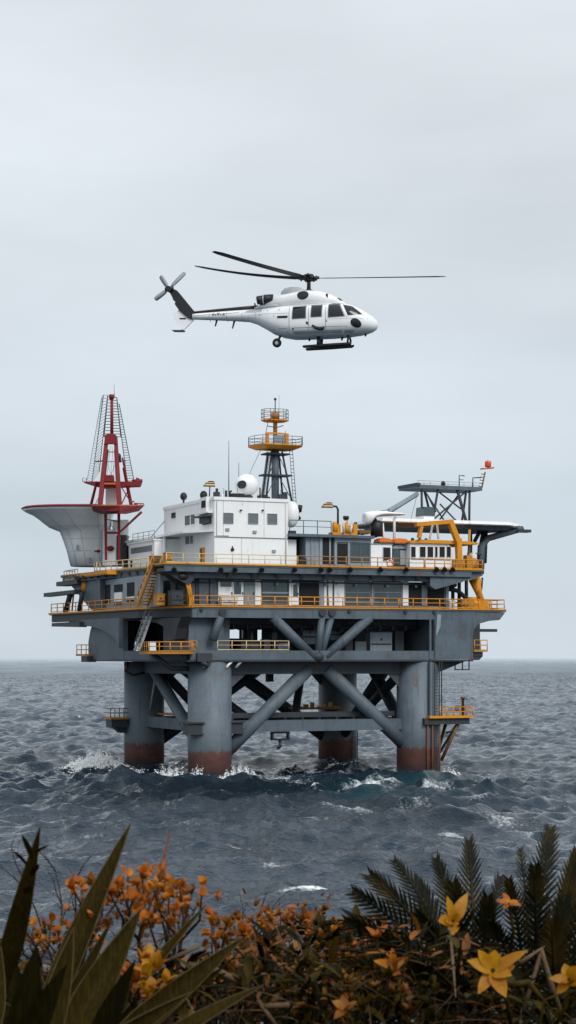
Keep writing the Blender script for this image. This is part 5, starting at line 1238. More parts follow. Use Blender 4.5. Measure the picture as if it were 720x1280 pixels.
# beyond what the sheet can resolve the chop is still there, vertex by vertex
Zw += rng.normal(0, 1, X.shape)*.20*np.clip((RR-450)/700, 0, 1)*np.clip(1.6-RR/9000, .2, 1)
Zw -= .75*np.exp(-((Y-217)/19)**4)*np.exp(-((X-3)/42)**4)
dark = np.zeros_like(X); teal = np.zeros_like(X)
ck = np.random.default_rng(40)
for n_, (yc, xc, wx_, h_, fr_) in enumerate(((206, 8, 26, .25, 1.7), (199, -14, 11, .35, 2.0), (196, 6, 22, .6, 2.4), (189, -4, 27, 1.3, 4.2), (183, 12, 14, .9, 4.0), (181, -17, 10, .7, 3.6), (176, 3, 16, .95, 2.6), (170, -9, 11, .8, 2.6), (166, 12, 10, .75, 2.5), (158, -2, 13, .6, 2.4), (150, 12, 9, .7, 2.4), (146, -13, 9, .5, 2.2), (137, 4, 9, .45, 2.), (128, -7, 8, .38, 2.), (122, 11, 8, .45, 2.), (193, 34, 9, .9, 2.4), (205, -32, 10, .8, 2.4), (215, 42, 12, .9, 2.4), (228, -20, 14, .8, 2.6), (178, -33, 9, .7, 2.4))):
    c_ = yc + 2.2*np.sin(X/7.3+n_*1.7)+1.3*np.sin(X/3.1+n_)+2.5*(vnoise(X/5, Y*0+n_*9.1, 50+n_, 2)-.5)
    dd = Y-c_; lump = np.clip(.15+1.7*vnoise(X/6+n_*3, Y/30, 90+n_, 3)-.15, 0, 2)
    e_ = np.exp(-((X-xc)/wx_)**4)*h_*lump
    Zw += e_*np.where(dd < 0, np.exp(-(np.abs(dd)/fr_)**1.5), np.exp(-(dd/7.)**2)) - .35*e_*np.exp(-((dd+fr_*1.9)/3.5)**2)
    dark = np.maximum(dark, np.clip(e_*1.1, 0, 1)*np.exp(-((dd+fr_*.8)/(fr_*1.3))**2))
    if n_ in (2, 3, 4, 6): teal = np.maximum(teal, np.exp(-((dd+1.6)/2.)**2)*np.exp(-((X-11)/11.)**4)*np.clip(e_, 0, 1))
    foam0 = np.clip(e_*.9, 0, 1)*np.exp(-((dd-.3)/.7)**2)*np.clip(vnoise(X/3+7, Y/3, 66+n_, 3)*3.2-1.75, 0, 1)
    J = np.maximum(J, .62+.5*foam0) if n_ else J
# foam
foam = np.clip((J-.62)/.55, 0, 1)*np.clip(vnoise(X/9, Y/9, 31, 3)*2.6-.85, 0, 1)
def streak(px, py, wpx, hpx, s=1.):
    global foam
    y0 = CAMZ*F/(py-HY); x0 = (px-360)/F*y0; wx = wpx/F*y0; wy = .85*hpx*y0*y0/(CAMZ*F); s *= 1.2
    yy = Y-y0-.12*wy*np.sin((X-x0)/wx*4)+.25*(X-x0)*math.sin(px)
    foam = np.maximum(foam, s*np.exp(-((X-x0)/wx)**2-(yy/wy)**2)*(.35+1.2*vnoise(X/1.6, Y/4, int(px), 4)))
for a in ((293, 1063, 24, 3, .9), (357, 1087, 34, 3.2, .95), (395, 1112, 52, 4.6, 1.), (440, 1022, 40, 4, .75), (470, 993, 44, 4, .85), (540, 992, 30, 4, .8), (520, 1016, 26, 7, .62), (632, 1034, 26, 5, .8), (660, 1046, 22, 6, .6), (566, 1043, 20, 4, .6), (600, 1010, 26, 4, .5), (335, 1008, 26, 4, .6), (300, 1002, 30, 4, .45), (216, 1014, 20, 3, .5), (690, 1042, 16, 5, .6), (120, 956, 30, 7, .85), (90, 985, 20, 4, .45), (232, 962, 40, 6, .7), (330, 968, 44, 7, .8), (372, 985, 30, 4, .5), (560, 966, 44, 6, .65), (655, 968, 26, 4, .5), (480, 972, 60, 4, .45), (170, 1000, 40, 4, .35), (60, 1020, 40, 4, .35), (400, 1040, 60, 3, .5), (250, 1040, 44, 3, .45), (110, 1050, 40, 3, .4), (470, 1065, 40, 3, .5), (690, 1000, 30, 4, .6), (620, 985, 34, 4, .5), (30, 960, 30, 4, .45), (180, 985, 50, 4, .55), (400, 1000, 50, 4, .5)): streak(*a)
legw = [R(u, v, 0) for u, v in ((0, 0), (26.6, 0), (0, 22.4), (26.6, 22.4))]
for (lx, ly, _) in legw:
    dd = np.hypot(X-lx, Y-ly); foam = np.maximum(foam, np.clip(1.25-(dd-2.3)/2.6, 0, 1)*(.25+.9*vnoise(X/1.3, Y/1.3, 9, 3)))
    Zw += .55*np.exp(-((dd-2.5)/1.3)**2)*(vnoise(X/1.1, Y/1.1, 19, 3)-.35)*1.6
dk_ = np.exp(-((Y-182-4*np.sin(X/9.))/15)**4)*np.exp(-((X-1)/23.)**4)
dark = np.clip(np.maximum(dark*.6, dk_*np.clip(3.6*vnoise(X/8, Y/16, 301, 4)-.4, 0, 1)), 0, 1)  # mask of the painted dark band before the legs
V_ = np.stack([X+DX, Y+DY, Zw], -1).reshape(-1, 3).astype(np.float32)
idx = np.arange(nr*na).reshape(nr, na)
Q = np.stack([idx[:-1, :-1], idx[:-1, 1:], idx[1:, 1:], idx[1:, :-1]], -1).reshape(-1, 4).astype(np.int32)
me = bpy.data.meshes.new('sea'); me.vertices.add(len(V_)); me.vertices.foreach_set('co', V_.ravel())
me.loops.add(Q.size); me.loops.foreach_set('vertex_index', Q.ravel()); me.polygons.add(len(Q))
me.polygons.foreach_set('loop_start', np.arange(0, Q.size, 4, dtype=np.int32)); me.polygons.foreach_set('use_smooth', np.ones(len(Q), bool))
me.update(calc_edges=True)
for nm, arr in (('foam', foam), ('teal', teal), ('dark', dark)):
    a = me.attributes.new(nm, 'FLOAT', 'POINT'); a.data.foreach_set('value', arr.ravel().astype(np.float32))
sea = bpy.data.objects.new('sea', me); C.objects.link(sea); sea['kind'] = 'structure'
m, t, b = new_mat('sea_water')
geo = t.n('ShaderNodeNewGeometry'); pos = geo.outputs['Position']
att = lambda n: t.n('ShaderNodeAttribute', attribute_name=n).outputs['Fac']
sep = t.n('ShaderNodeSeparateXYZ', ins={0: pos})
dist = sep.outputs[1]
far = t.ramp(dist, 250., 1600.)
ridge = lambda n_: t.math('SUBTRACT', 1., t.math('ABSOLUTE', t.math('SUBTRACT', t.math('MULTIPLY', n_, 2.), 1.)))
n1 = ridge(t.noise(pos, .55, 5, .6)); n2 = ridge(t.noise(pos, 1.9, 4, .6)); n5 = t.noise(pos, 6.5, 4, .6); n4 = t.noise(pos, .035, 8, .7, (1., .14, 1.))
hgt = t.math('ADD', t.math('MULTIPLY', n1, 1.0), t.math('ADD', t.math('MULTIPLY', n2, .42), t.math('ADD', t.math('MULTIPLY', n5, .20), t.math('MULTIPLY', t.noise(pos, 17., 3, .6), .05))))
hgt = t.math('ADD', t.math('MULTIPLY', hgt, t.math('SUBTRACT', 1., t.math('MULTIPLY', far, .6))), t.math('MULTIPLY', n4, t.math('MULTIPLY', far, 40.)))
bump = t.n('ShaderNodeBump', ins={'Strength': .9, 'Distance': .22, 'Height': hgt})
# body colour: dark blue grey, teal standing in for light through the swell
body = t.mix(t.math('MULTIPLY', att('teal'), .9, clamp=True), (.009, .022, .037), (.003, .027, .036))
body = t.mix(t.math('MULTIPLY', t.math('MULTIPLY', att('dark'), t.math('SUBTRACT', 1., att('teal'), 0., True)), .8, 0., True), body, (.003, .007, .011))  # shade of the swell face and platform reflection painted into the body
hz = t.math('POWER', t.math('DIVIDE', t.math('MAXIMUM', t.math('SUBTRACT', dist, 240.), 0.), 9000., 0., True), .55)  # weight of the painted haze, growing with distance
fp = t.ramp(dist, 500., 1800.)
patch_ = t.mix(fp, t.ramp(t.noise(pos, .075, 8, .75, (1., .16, 1.)), .40, .60), t.ramp(t.noise(pos, .022, 8, .75, (1., .10, 1.)), .40, .60))  # bright and dark wave facets painted as patches on far water
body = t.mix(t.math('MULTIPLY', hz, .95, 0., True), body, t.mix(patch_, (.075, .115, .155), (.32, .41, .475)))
body = t.mix(t.math('MULTIPLY', t.ramp(dist, 900., 14000.), .75), body, (.40, .48, .53))  # pale horizon haze painted into the water colour
fo = att('foam')
fn = t.noise(pos, .9, 8, .75, (1., .35, 1.)); fn2 = t.noise(pos, 3.6, 6, .75, (1., .45, 1.))
lace = t.math('ADD', fo, t.math('MULTIPLY', t.math('SUBTRACT', t.math('ADD', t.math('MULTIPLY', fn, .55), t.math('MULTIPLY', fn2, .45)), .5), 3.4))
fm = t.math('MULTIPLY', t.math('MULTIPLY', t.ramp(lace, .42, 1.45), .88), t.ramp(fo, .06, .30))
link(t, body, b.inputs['Base Color']); b.inputs['IOR'].default_value = 1.333; b.inputs['Specular Tint'].default_value = (.70, .88, 1., 1)
link(t, t.math('ADD', .05, t.math('MULTIPLY', far, .25)), b.inputs['Roughness'])
link(t, t.math('MULTIPLY', t.math('SUBTRACT', .46, t.math('MULTIPLY', att('dark'), .43)), t.math('SUBTRACT', 1., t.math('MULTIPLY', hz, .85, 0., True))), b.inputs['Specular IOR Level'])  # sky reflection dimmed inside the painted dark band
link(t, bump.outputs[0], b.inputs['Normal'])
fd = t.n('ShaderNodeBsdfDiffuse', ins={'Color': (.80, .84, .86, 1), 'Roughness': 1.})
ms_ = t.n('ShaderNodeMixShader', ins={0: fm, 1: b.outputs[0], 2: fd.outputs[0]})
link(t, ms_.outputs[0], m.node_tree.nodes['Material Output'].inputs['Surface'])
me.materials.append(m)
# broken white water thrown up round the legs: spray droplets and clots, nobody could count them
def seaz(x, y):
    i = int(np.clip(np.searchsorted(rr, math.hypot(x, y)), 0, nr-1)); j = int(np.clip(np.searchsorted(ang, math.atan2(x, y)), 0, na-1)); return float(Zw[i, j])
sp = MB(); rs = random.Random(5)
OCT = [(1, 0, 0), (0, 1, 0), (-1, 0, 0), (0, -1, 0), (0, 0, 1), (0, 0, -1)]; OF = [(0, 1, 4), (1, 2, 4), (2, 3, 4), (3, 0, 4), (1, 0, 5), (2, 1, 5), (3, 2, 5), (0, 3, 5)]
def blob(x, y, z, r):
    k = [r*rs.uniform(.6, 1.4) for _ in range(6)]
    sp.add([(x+p[0]*k[i], y+p[1]*k[i], z+p[2]*k[i]*.8) for i, p in enumerate(OCT)], OF, True)
def plume(px, py, y, wpx, hgt_, n):
    x0 = (px-360)/F*y; w = wpx/F*y
    for _ in range(int(n*1.7)):
        g = rs.gauss(0, .42); dx = g*w; top = hgt_*max(.05, 1-(abs(g)/1.1)**1.5)*(.5+.7*math.sin(g*9+px)**2)
        zz_ = top*rs.random()**2.4; yy_ = y+rs.gauss(0, .7)
        blob(x0+dx+rs.gauss(0, .08), yy_, seaz(x0+dx, yy_)+zz_-.1, rs.uniform(.02, .11)*(1.25-.8*zz_/max(.1, hgt_)))
plume(120, 957, 229, 36, 2.0, 3000); plume(150, 960, 226, 14, 1.3, 700); plume(100, 958, 231, 20, .8, 500); plume(165, 965, 224, 16, .6, 300); plume(212, 966, 207.5, 24, 2.2, 2200); plume(246, 972, 208.5, 16, 1.7, 900); plume(300, 968, 208.0, 24, 2.2, 2200); plume(345, 968, 211, 30, .8, 500); plume(560, 962, 221, 18, 1.3, 800); plume(520, 966, 218, 26, .5, 300); plume(420, 955, 234, 30, .4, 200)
m2, t2, b2 = new_mat('sea_spray_white'); b2.inputs['Base Color'].default_value = (.90, .93, .94, 1); b2.inputs['Roughness'].default_value = .9
so = mesh_obj('sea_spray', sp, m2, (0, 0, 0)); so['kind'] = 'stuff'; so['label'] = 'white sea spray breaking around the platform legs'; so['category'] = 'spray'

# ================================================================== SKY AND LIGHT
sc = bpy.context.scene
w = bpy.data.worlds.new('World'); sc.world = w; w.use_nodes = True
t = NT(w.node_tree); bg = w.node_tree.nodes['Background']
SUN_EL, SUN_AZ = math.radians(40), math.radians(150)      # azimuth clockwise from +Y: behind the camera, to the right
sky = t.n('ShaderNodeTexSky', sky_type='NISHITA'); sky.sun_disc = False; sky.sun_elevation = SUN_EL; sky.sun_rotation = SUN_AZ; sky.air_density = 1.; sky.dust_density = 4.
dirv = t.n('ShaderNodeTexCoord').outputs['Generated']
z = t.n('ShaderNodeSeparateXYZ', ins={0: dirv}).outputs[2]
rp = t.n('ShaderNodeValToRGB', ins={0: z}); cr_ = rp.color_ramp; cr_.interpolation = 'EASE'
def stop(p, c):
    e = cr_.elements.new(p); e.color = (*c, 1)
cr_.elements[0].position = 0.; cr_.elements[0].color = (0.654, 0.732, 0.796, 1); cr_.elements[1].position = 1.; cr_.elements[1].color = (1.116, 1.172, 1.246, 1)
stop(.03, (0.654, 0.737, 0.802)); stop(.075, (0.641, 0.727, 0.796)); stop(.13, (0.687, 0.762, 0.826)); stop(.22, (0.735, 0.791, 0.845)); stop(.30, (0.776, 0.820, 0.869)); stop(.5, (0.940, 0.984, 1.042))
cl = t.noise(dirv, 3.0, 5, .5, (1., 1., 3.6)); cl2 = t.noise(dirv, 9., 4, .5, (1., 1., 4.))
cf = t.math('ADD', t.math('MULTIPLY', t.math('SUBTRACT', cl, .5), .50), t.math('MULTIPLY', t.math('SUBTRACT', cl2, .5), .04))
cf = t.math('ADD', 1., cf)
cc_ = t.n('ShaderNodeVectorMath', operation='SCALE', ins={0: rp.outputs[0]}); link(t, t.math('MULTIPLY', cf, 10.), cc_.inputs['Scale'])   # overcast layer, for a background strength of 0.1
fin_ = t.mix(.94, sky.outputs[0], cc_.outputs[0])
link(t, fin_, bg.inputs['Color']); bg.inputs['Strength'].default_value = .1
sd_ = bpy.data.lights.new('sun', 'SUN'); sd_.energy = 1.9; sd_.angle = math.radians(25); sd_.color = (1., .97, .93)
so_ = bpy.data.objects.new('sun', sd_); C.objects.link(so_)
dv_ = Vector((math.sin(SUN_AZ)*math.cos(SUN_EL), math.cos(SUN_AZ)*math.cos(SUN_EL), math.sin(SUN_EL)))
so_.rotation_euler = dv_.to_track_quat('Z', 'Y').to_euler(); so_.location = (60, -60, 120)

# ================================================================== CAMERA
cd = bpy.data.cameras.new('camera'); cam = bpy.data.objects.new('camera', cd); C.objects.link(cam); sc.camera = cam
cam.location = (0, 0, CAMZ); cam.rotation_euler = (PI/2, 0, 0)
cd.sensor_fit = 'VERTICAL'; cd.sensor_height = 36; cd.lens = 36*F/1280; cd.shift_y = (HY-640)/1280; cd.clip_end = 60000; cd.clip_start = .1
cd.dof.use_dof = True; cd.dof.focus_distance = 200; cd.dof.aperture_fstop = cd.lens/1000/.0034
sc.view_settings.view_transform = 'Standard'; sc.view_settings.look = 'None'; sc.view_settings.exposure = 0
sc.render.engine = 'CYCLES'; sc.cycles.max_bounces = 5; sc.cycles.use_denoising = True
sc.render.resolution_x, sc.render.resolution_y = 576, 1024
# ================================================================== CLIFF TOP AND PLANTS
def leafy(name, a, b, c=None, scale=18., rough=.5, spec=.3, back=.25, grain=None):
    """leaf tissue: mottled between two colours, optional third tint in blotches, a little light coming through"""
    m, t, bs = new_mat(name)
    pos = t.n('ShaderNodeNewGeometry').outputs['Position']
    col = t.mix(t.ramp(t.noise(pos, scale, 5, .65), .3, .7), a, b)
    if c: col = t.mix(t.math('MULTIPLY', t.ramp(t.noise(pos, scale*.35, 3, .6), .5, .66), .85), col, c)
    col = t.mix(t.math('MULTIPLY', t.ramp(t.noise(pos, scale*6, 3, .7), .5, .75), .35), col, tuple(x*.4 for x in a))
    if grain: col = t.mix(t.math('MULTIPLY', t.ramp(t.noise(pos, 1., 4, .6, (260., 120., 7.)), .42, .72), .5), col, grain)
    link(t, col, bs.inputs['Base Color']); bs.inputs['Roughness'].default_value = rough; bs.inputs['Specular IOR Level'].default_value = spec
    tr = t.n('ShaderNodeBsdfTranslucent'); link(t, col, tr.inputs['Color'])
    mx = t.n('ShaderNodeMixShader', ins={0: back, 1: bs.outputs[0], 2: tr.outputs[0]})
    link(t, mx.outputs[0], m.node_tree.nodes['Material Output'].inputs['Surface'])
    return m
K = {}
K['agave']  = leafy('agave_leaf', (.014,.0115,.002), (.023,.0165,.003), (.034,.022,.004), 7., .7, .03, .10, (.060,.036,.006))
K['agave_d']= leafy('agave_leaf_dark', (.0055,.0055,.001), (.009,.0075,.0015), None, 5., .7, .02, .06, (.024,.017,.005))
K['lit_edge'] = leafy('agave_lit_edge', (.085,.054,.010), (.045,.028,.006), None, 30.)  # light along the agave leaf edges painted as pale colour
K['orange'] = leafy('orange_bract', (.44,.130,.006), (.24,.055,.004), (.55,.21,.012), 26., .5, .3, .3)
K['rustl']  = leafy('rust_orange_leaf', (.22,.072,.003), (.11,.033,.002), (.34,.13,.006), 26., .5, .3, .3)
K['yellow'] = leafy('yellow_petal', (.42,.20,.003), (.32,.115,.003), (.50,.27,.006), 38., .5, .3, .3)
K['olive']  = leafy('olive_leaf', (.024,.019,.001), (.060,.036,.002), (.006,.006,.001), 20., .6, .08, .2)
K['dark']   = leafy('dark_green_leaf', (.003,.0035,.001), (.010,.0095,.002), None, 20., .6, .06, .12)
K['frond']  = leafy('frond_leaflet', (.004,.006,.003), (.013,.013,.004), (.040,.026,.005), 14., .5, .15, .08)
K['twig']   = leafy('brown_twig', (.045,.028,.016), (.022,.014,.009), None, 40., .8, .1, 0.)
K['dry']    = leafy('dry_stalk', (.15,.105,.065), (.09,.055,.030), None, 40., .8, .1, .1)
K['soil']   = plain('cliff_soil', (.020,.015,.010), .95, .6, 3.)
pr = random.Random(21)
def up_of(d):
    a = Vector((0, 0, 1)); s = d.cross(a)
    if s.length < 1e-3: s = Vector((1, 0, 0))
    return s.normalized()
def blade_leaf(q, base, tip, width, side=None, sag=0., fold=.25, n=9, prof=None, thick=False):
    """pointed leaf from base to tip along a sagging midrib, gutter folded"""
    base, tip = Vector(base), Vector(tip); d = tip-base; L = d.length; dn = d.normalized()
    s = (side if side is not None else up_of(dn)).normalized(); nrm = s.cross(dn).normalized()
    rows = []
    for i in range(n+1):
        f = i/n
        w = width*.5*(prof(f) if prof else (math.sin(PI*min(1, (f*.93+.07)))**.75 if f < .999 else 0.02))
        c = base+d*f+Vector((0, 0, -sag*L*(f*f)+sag*L*f*.0))
        rows.append([tuple(c-s*w+nrm*w*fold*1.2), tuple(c-s*w*.5+nrm*w*fold*.45), tuple(c), tuple(c+s*w*.5+nrm*w*fold*.45), tuple(c+s*w+nrm*w*fold*1.2)])
    q.grid(rows)
    return rows
def petal(q, c, axis, ang, open_, length, width, curl=.3):
    axis = Vector(axis).normalized(); s = up_of(axis) if abs(axis.z) < .95 else Vector((1, 0, 0)); u_ = s.cross(axis).normalized(); s = axis.cross(u_).normalized()
    rad = s*math.cos(ang)+u_*math.sin(ang); d = (axis*math.cos(open_)+rad*math.sin(open_)).normalized(); sd = axis.cross(rad).normalized(); c = Vector(c); rows = []
    nrm = sd.cross(d)
    for i in range(6):
        f = i/5; w = width*.5*(math.sin(PI*(f*.86+.10))**.8 if i < 5 else .04)
        p = c+d*length*f+rad*(length*curl*f*f)-axis*(length*curl*.3*f*f)
        rows.append([tuple(p-sd*w-nrm*w*.35), tuple(p), tuple(p+sd*w-nrm*w*.35)])
    q.grid(rows)
def flower(q, c, axis, n, length, width, open0=.15, open1=.85):
    for i in range(n):
        petal(q, c, axis, 2*PI*i/n+pr.uniform(-.3, .3), pr.uniform(open0, open1), length*pr.uniform(.7, 1.1), width*pr.uniform(.75, 1.1), pr.uniform(.05, .35))
def G(px, py, y): return Vector(P(px, py, y))

# ground: cliff top sheet that drops to the sea
q = MB(); rows = []
for j, y in enumerate([-30, -10, -3, 0, 2, 3, 3.6, 4.2, 4.8, 5.4, 6, 6.6, 7.2, 8, 9, 10.5, 12.5, 16, 22, 30]):
    r = []
    for i in range(61):
        x = (i-30)/30; x = 60*x*abs(x)**.8
        z = 12.15+.12*math.sin(x*1.7+y)+.08*math.sin(x*4.1+y*3.3) if y < 7 else 12.1-(y-6.8)**1.35*.24-.25*math.sin(x*1.3+y)
        r.append((x, y, max(-4, z)))
    rows.append(r)
q.grid(rows); structure('cliff_ground', q, K['soil'])

# ---- agave
ya = 3.0
ag = Thing('agave', 'big dark spiky agave with broad upright pointed leaves at the cliff edge', 'agave', (-.32, ya, 12.2))
def aprof(f): return (.55+.45*min(1, f/.35))*(1-max(0, (f-.35)/.65)**1.7)+.01
for k, (bx, by, tx, ty, w, dy0, dy1, mt, sg) in enumerate((
    (-8, 1262, 50, 1033, 34, .15, -.05, 'agave', 0), (38, 1330, 164, 1028, 46, -.05, .15, 'agave', .0), (66, 1330, 176, 1136, 44, -.25, -.1, 'agave', .0),
    (95, 1335, 258, 1122, 26, .0, .25, 'agave', .03), (100, 1345, 304, 1158, 36, -.2, -.05, 'agave', .05), (150, 1345, 330, 1218, 32, -.3, -.2, 'agave', .06),
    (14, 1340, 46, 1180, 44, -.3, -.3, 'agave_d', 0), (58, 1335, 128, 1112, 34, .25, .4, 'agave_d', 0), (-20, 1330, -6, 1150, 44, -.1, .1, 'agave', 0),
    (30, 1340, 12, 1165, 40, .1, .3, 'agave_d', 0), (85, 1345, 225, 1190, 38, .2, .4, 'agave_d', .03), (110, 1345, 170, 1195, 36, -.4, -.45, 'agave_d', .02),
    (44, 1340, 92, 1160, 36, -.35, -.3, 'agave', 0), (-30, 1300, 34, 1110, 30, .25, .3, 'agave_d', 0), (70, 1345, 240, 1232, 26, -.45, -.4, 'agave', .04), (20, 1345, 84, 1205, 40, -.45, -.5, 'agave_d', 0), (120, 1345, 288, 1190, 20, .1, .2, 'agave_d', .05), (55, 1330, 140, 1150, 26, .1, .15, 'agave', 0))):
    p0, p1 = G(bx, by, ya+dy0), G(tx, ty, ya+dy1); wd = .88*w/F*ya
    side = Vector((1, -.55 if k % 2 else .35, 0)); dn = (p1-p0).normalized(); side = (side-dn*side.dot(dn)).normalized()
    q = MB(); rows = blade_leaf(q, p0, p1, wd, side, sg, .45, 14, aprof)
    lf_ = ag.part('leaf', q, K[mt])
    if mt == 'agave':
        q = MB()
        for e in (0, 4): q.tube([r[e] for r in rows], [.0011]*14+[.0006], 4)
        ag.part('lit_leaf_edge', q, K['lit_edge'], lf_)
# small side sprouts on the tall left leaf
for (cx_, cy_, tx, ty) in ((33, 1082, 15, 1063), (40, 1075, 27, 1043), (44, 1068, 62, 1056), (40, 1095, 48, 1080), (33, 1118, 38, 1108)):
    q = MB(); blade_leaf(q, G(cx_, cy_, ya-.06), G(tx, ty, ya-.08), 9/F*ya*1.2, None, 0, .3, 6); ag.part('sprout', q, K['olive'])

# ---- shrubs
def branch_tree(q, p, tips, r0):
    """a few woody stems rise from a common foot and fork into twigs, one to each tip"""
    p = Vector(p); ts = sorted((Vector(t_) for t_ in tips), key=lambda v_: v_.x+pr.uniform(-.02, .02)); k = 5
    for g in range(0, len(ts), k):
        grp = ts[g:g+k]; fork = sum(grp, Vector())/len(grp); fork.z = min(v_.z for v_ in grp)-pr.uniform(.03, .07); fork += Vector((pr.uniform(-.02, .02), pr.uniform(-.02, .02), 0))
        m1 = p+(fork-p)*.5+Vector((pr.uniform(-.05, .05), pr.uniform(-.04, .04), 0))
        q.tube([p, m1, fork], [r0, r0*.75, r0*.55], 5)
        for t_ in grp:
            m2 = fork+(t_-fork)*.55+Vector((pr.uniform(-.016, .016), pr.uniform(-.02, .02), -.008)); q.tube([fork, m2, t_], [r0*.45, r0*.35, r0*.22], 5)
            for _ in range(2):
                a = fork+(t_-fork)*pr.uniform(.2, .8); q.tube([a, a+Vector((pr.uniform(-.035, .035), pr.uniform(-.03, .03), pr.uniform(0, .03)))], [r0*.22, r0*.1], 4)
def shrub(name, label, foot, y, tips, mats, n_pet, length, width, leaf_mat, leaf_n, spread=.05, r0=.007, group=None, fname='blossoms'):
    ft_ = G(*foot, y); ft_.z = 12.2
    t = Thing(name, label, 'shrub', tuple(ft_), group)
    tp_ = [G(a, b, y+pr.uniform(-.25, .25)) for a, b in tips]
    q = MB(); branch_tree(q, ft_, tp_, r0); t.part('stem', q, K['twig'])
    for i, c in enumerate(tp_):
        q = MB(); ax = Vector((pr.uniform(-.7, .7), pr.uniform(-.8, .1), 1.))
        flower(q, c, ax, n_pet+pr.randint(-1, 2), length*pr.uniform(.65, 1.15), width*pr.uniform(.8, 1.3))
        for _ in range(4):
            c2 = c+Vector((pr.gauss(0, .020), pr.gauss(0, .03), pr.uniform(-.04, .015))); flower(q, c2, ax+Vector((pr.uniform(-.8, .8), 0, 0)), max(3, n_pet-1), length*pr.uniform(.4, .85), width*pr.uniform(.6, 1.1))
        t.part(fname, q, K[mats[i % len(mats)]])
    q = MB()
    for _ in range(leaf_n):
        c = pr.choice(tp_); f = pr.uniform(.35, 1.); b = ft_+(c-ft_)*f+Vector((pr.gauss(0, spread), pr.gauss(0, spread), pr.gauss(0, spread*.6)))
        d_ = Vector((pr.uniform(-1, 1), pr.uniform(-1, .5), pr.uniform(-.1, 1.1))).normalized()*length*pr.uniform(.7, 1.4)
        blade_leaf(q, b, b+d_, width*pr.uniform(.5, .9), None, pr.uniform(0, .2), .3, 4)
    t.part('leaves', q, K[leaf_mat])
    return t
tipsA = [(150, 1106), (160, 1095), (172, 1108), (178, 1098), (192, 1110), (200, 1100), (212, 1114), (225, 1112), (240, 1117), (252, 1120), (138, 1118), (118, 1108), (102, 1108), (92, 1112), (150, 1122), (165, 1126), (205, 1126), (198, 1136), (218, 1145), (180, 1128), (228, 1128), (130, 1112), (185, 1150), (160, 1145), (210, 1160)]
shrub('flowering_shrub', 'tall orange flowering shrub rising behind the agave leaves', (165, 1300), 3.35, tipsA, ('orange', 'orange', 'rustl'), 4, .026, .014, 'rustl', 220, .03)
shrub('flowering_shrub', 'low orange shrub at the far left behind the agave near the bare twigs', (60, 1290), 3.9, [(30, 1160), (42, 1158), (55, 1160), (64, 1152), (45, 1170), (72, 1165), (28, 1175), (85, 1170), (60, 1178), (100, 1180), (118, 1165), (122, 1185)], ('rustl', 'orange'), 4, .024, .013, 'olive', 120, .05)
shrub('flowering_shrub', 'orange blossoms low between the agave leaves in front', (185, 1320), 3.1, [(180, 1205), (190, 1200), (172, 1218), (186, 1220), (165, 1228), (200, 1212)], ('orange', 'yellow'), 4, .034, .018, 'olive', 60, .04)
for k, (lab, x0, x1, y0, y1, yy, n) in enumerate((('rust coloured leafy shrub right of the agave tip', 262, 345, 1150, 1215, 4.3, 30), ('rust coloured leafy shrub in the middle with orange tips against the water', 330, 410, 1138, 1200, 4.5, 30), ('orange and olive shrub left of the palm fronds', 395, 490, 1155, 1225, 4.0, 30), ('low dark rust shrub in the bottom middle in front', 250, 400, 1205, 1262, 3.6, 26), ('low olive shrub in the bottom centre right in front', 390, 520, 1215, 1265, 3.5, 24), ('low dark shrub under the yellow flowers at the bottom right', 520, 720, 1225, 1270, 3.5, 24))):
    tips = [(pr.uniform(x0, x1), y0+(y1-y0)*pr.random()**1.4) for _ in range(n)]
    shrub('leafy_shrub', lab, ((x0+x1)/2, 1300), yy, tips, (('rustl', 'orange', 'rustl'), ('rustl', 'rustl', 'orange'), ('orange', 'olive', 'rustl'), ('olive', 'rustl', 'olive'), ('olive', 'rustl', 'olive'), ('dark', 'olive', 'olive'))[k], 5, .026, .012, ('rustl', 'rustl', 'olive', 'olive', 'olive', 'dark')[k], 260, .06, .005, None, 'foliage')
# thin bare sprigs standing up out of the middle shrubs
def sprig(q, p, d_, L, r, depth):
    p = Vector(p); pts = [p]; dd = Vector(d_).normalized(); n = 4
    for i in range(n):
        dd = (dd+Vector((pr.uniform(-.22, .22), pr.uniform(-.2, .2), pr.uniform(-.08, .16)))).normalized(); pts.append(pts[-1]+dd*L/n)
    q.tube(pts, [r*(1-.6*i/n) for i in range(n+1)], 4)
    if depth > 0:
        for i in range(1, n+1):
            if pr.random() < .85: sprig(q, pts[i], (dd+Vector((pr.uniform(-.9, .9), pr.uniform(-.6, .6), pr.uniform(-.1, .5)))), L*pr.uniform(.35, .6), r*.55, depth-1)
t = Thing('bare_bush', 'leafless dark twig bush standing against the water behind the agave', 'bush', tuple(G(70, 1200, 4.)))
for (a, b, dx) in ((60, 1180, -.25), (72, 1175, .1), (84, 1180, .35)): q = MB(); sprig(q, G(a, b, 4.), (dx, 0, 1), .15, .0032, 2); t.part('twig', q, K['twig'])
t = Thing('bare_bush', 'leafless thin twigs sticking out of the middle shrub', 'bush', tuple(G(310, 1200, 4.4)))
for (a, b, dx, L) in ((305, 1190, -.2, .10), (318, 1185, .1, .12), (325, 1195, .3, .11), (330, 1180, -.1, .09)): q = MB(); sprig(q, G(a, b, 4.4), (dx, 0, 1), L, .0025, 1); t.part('twig', q, K['twig'])
single('dry_stalk', 'single thin reddish stalk standing above the orange flowers', 'stalk', MB().tube([G(190, 1160, 3.4), G(203, 1085, 3.4), G(213, 1036, 3.42)], [.004, .003, .0012], 5), K['rustl'], tuple(G(190, 1160, 3.4)))
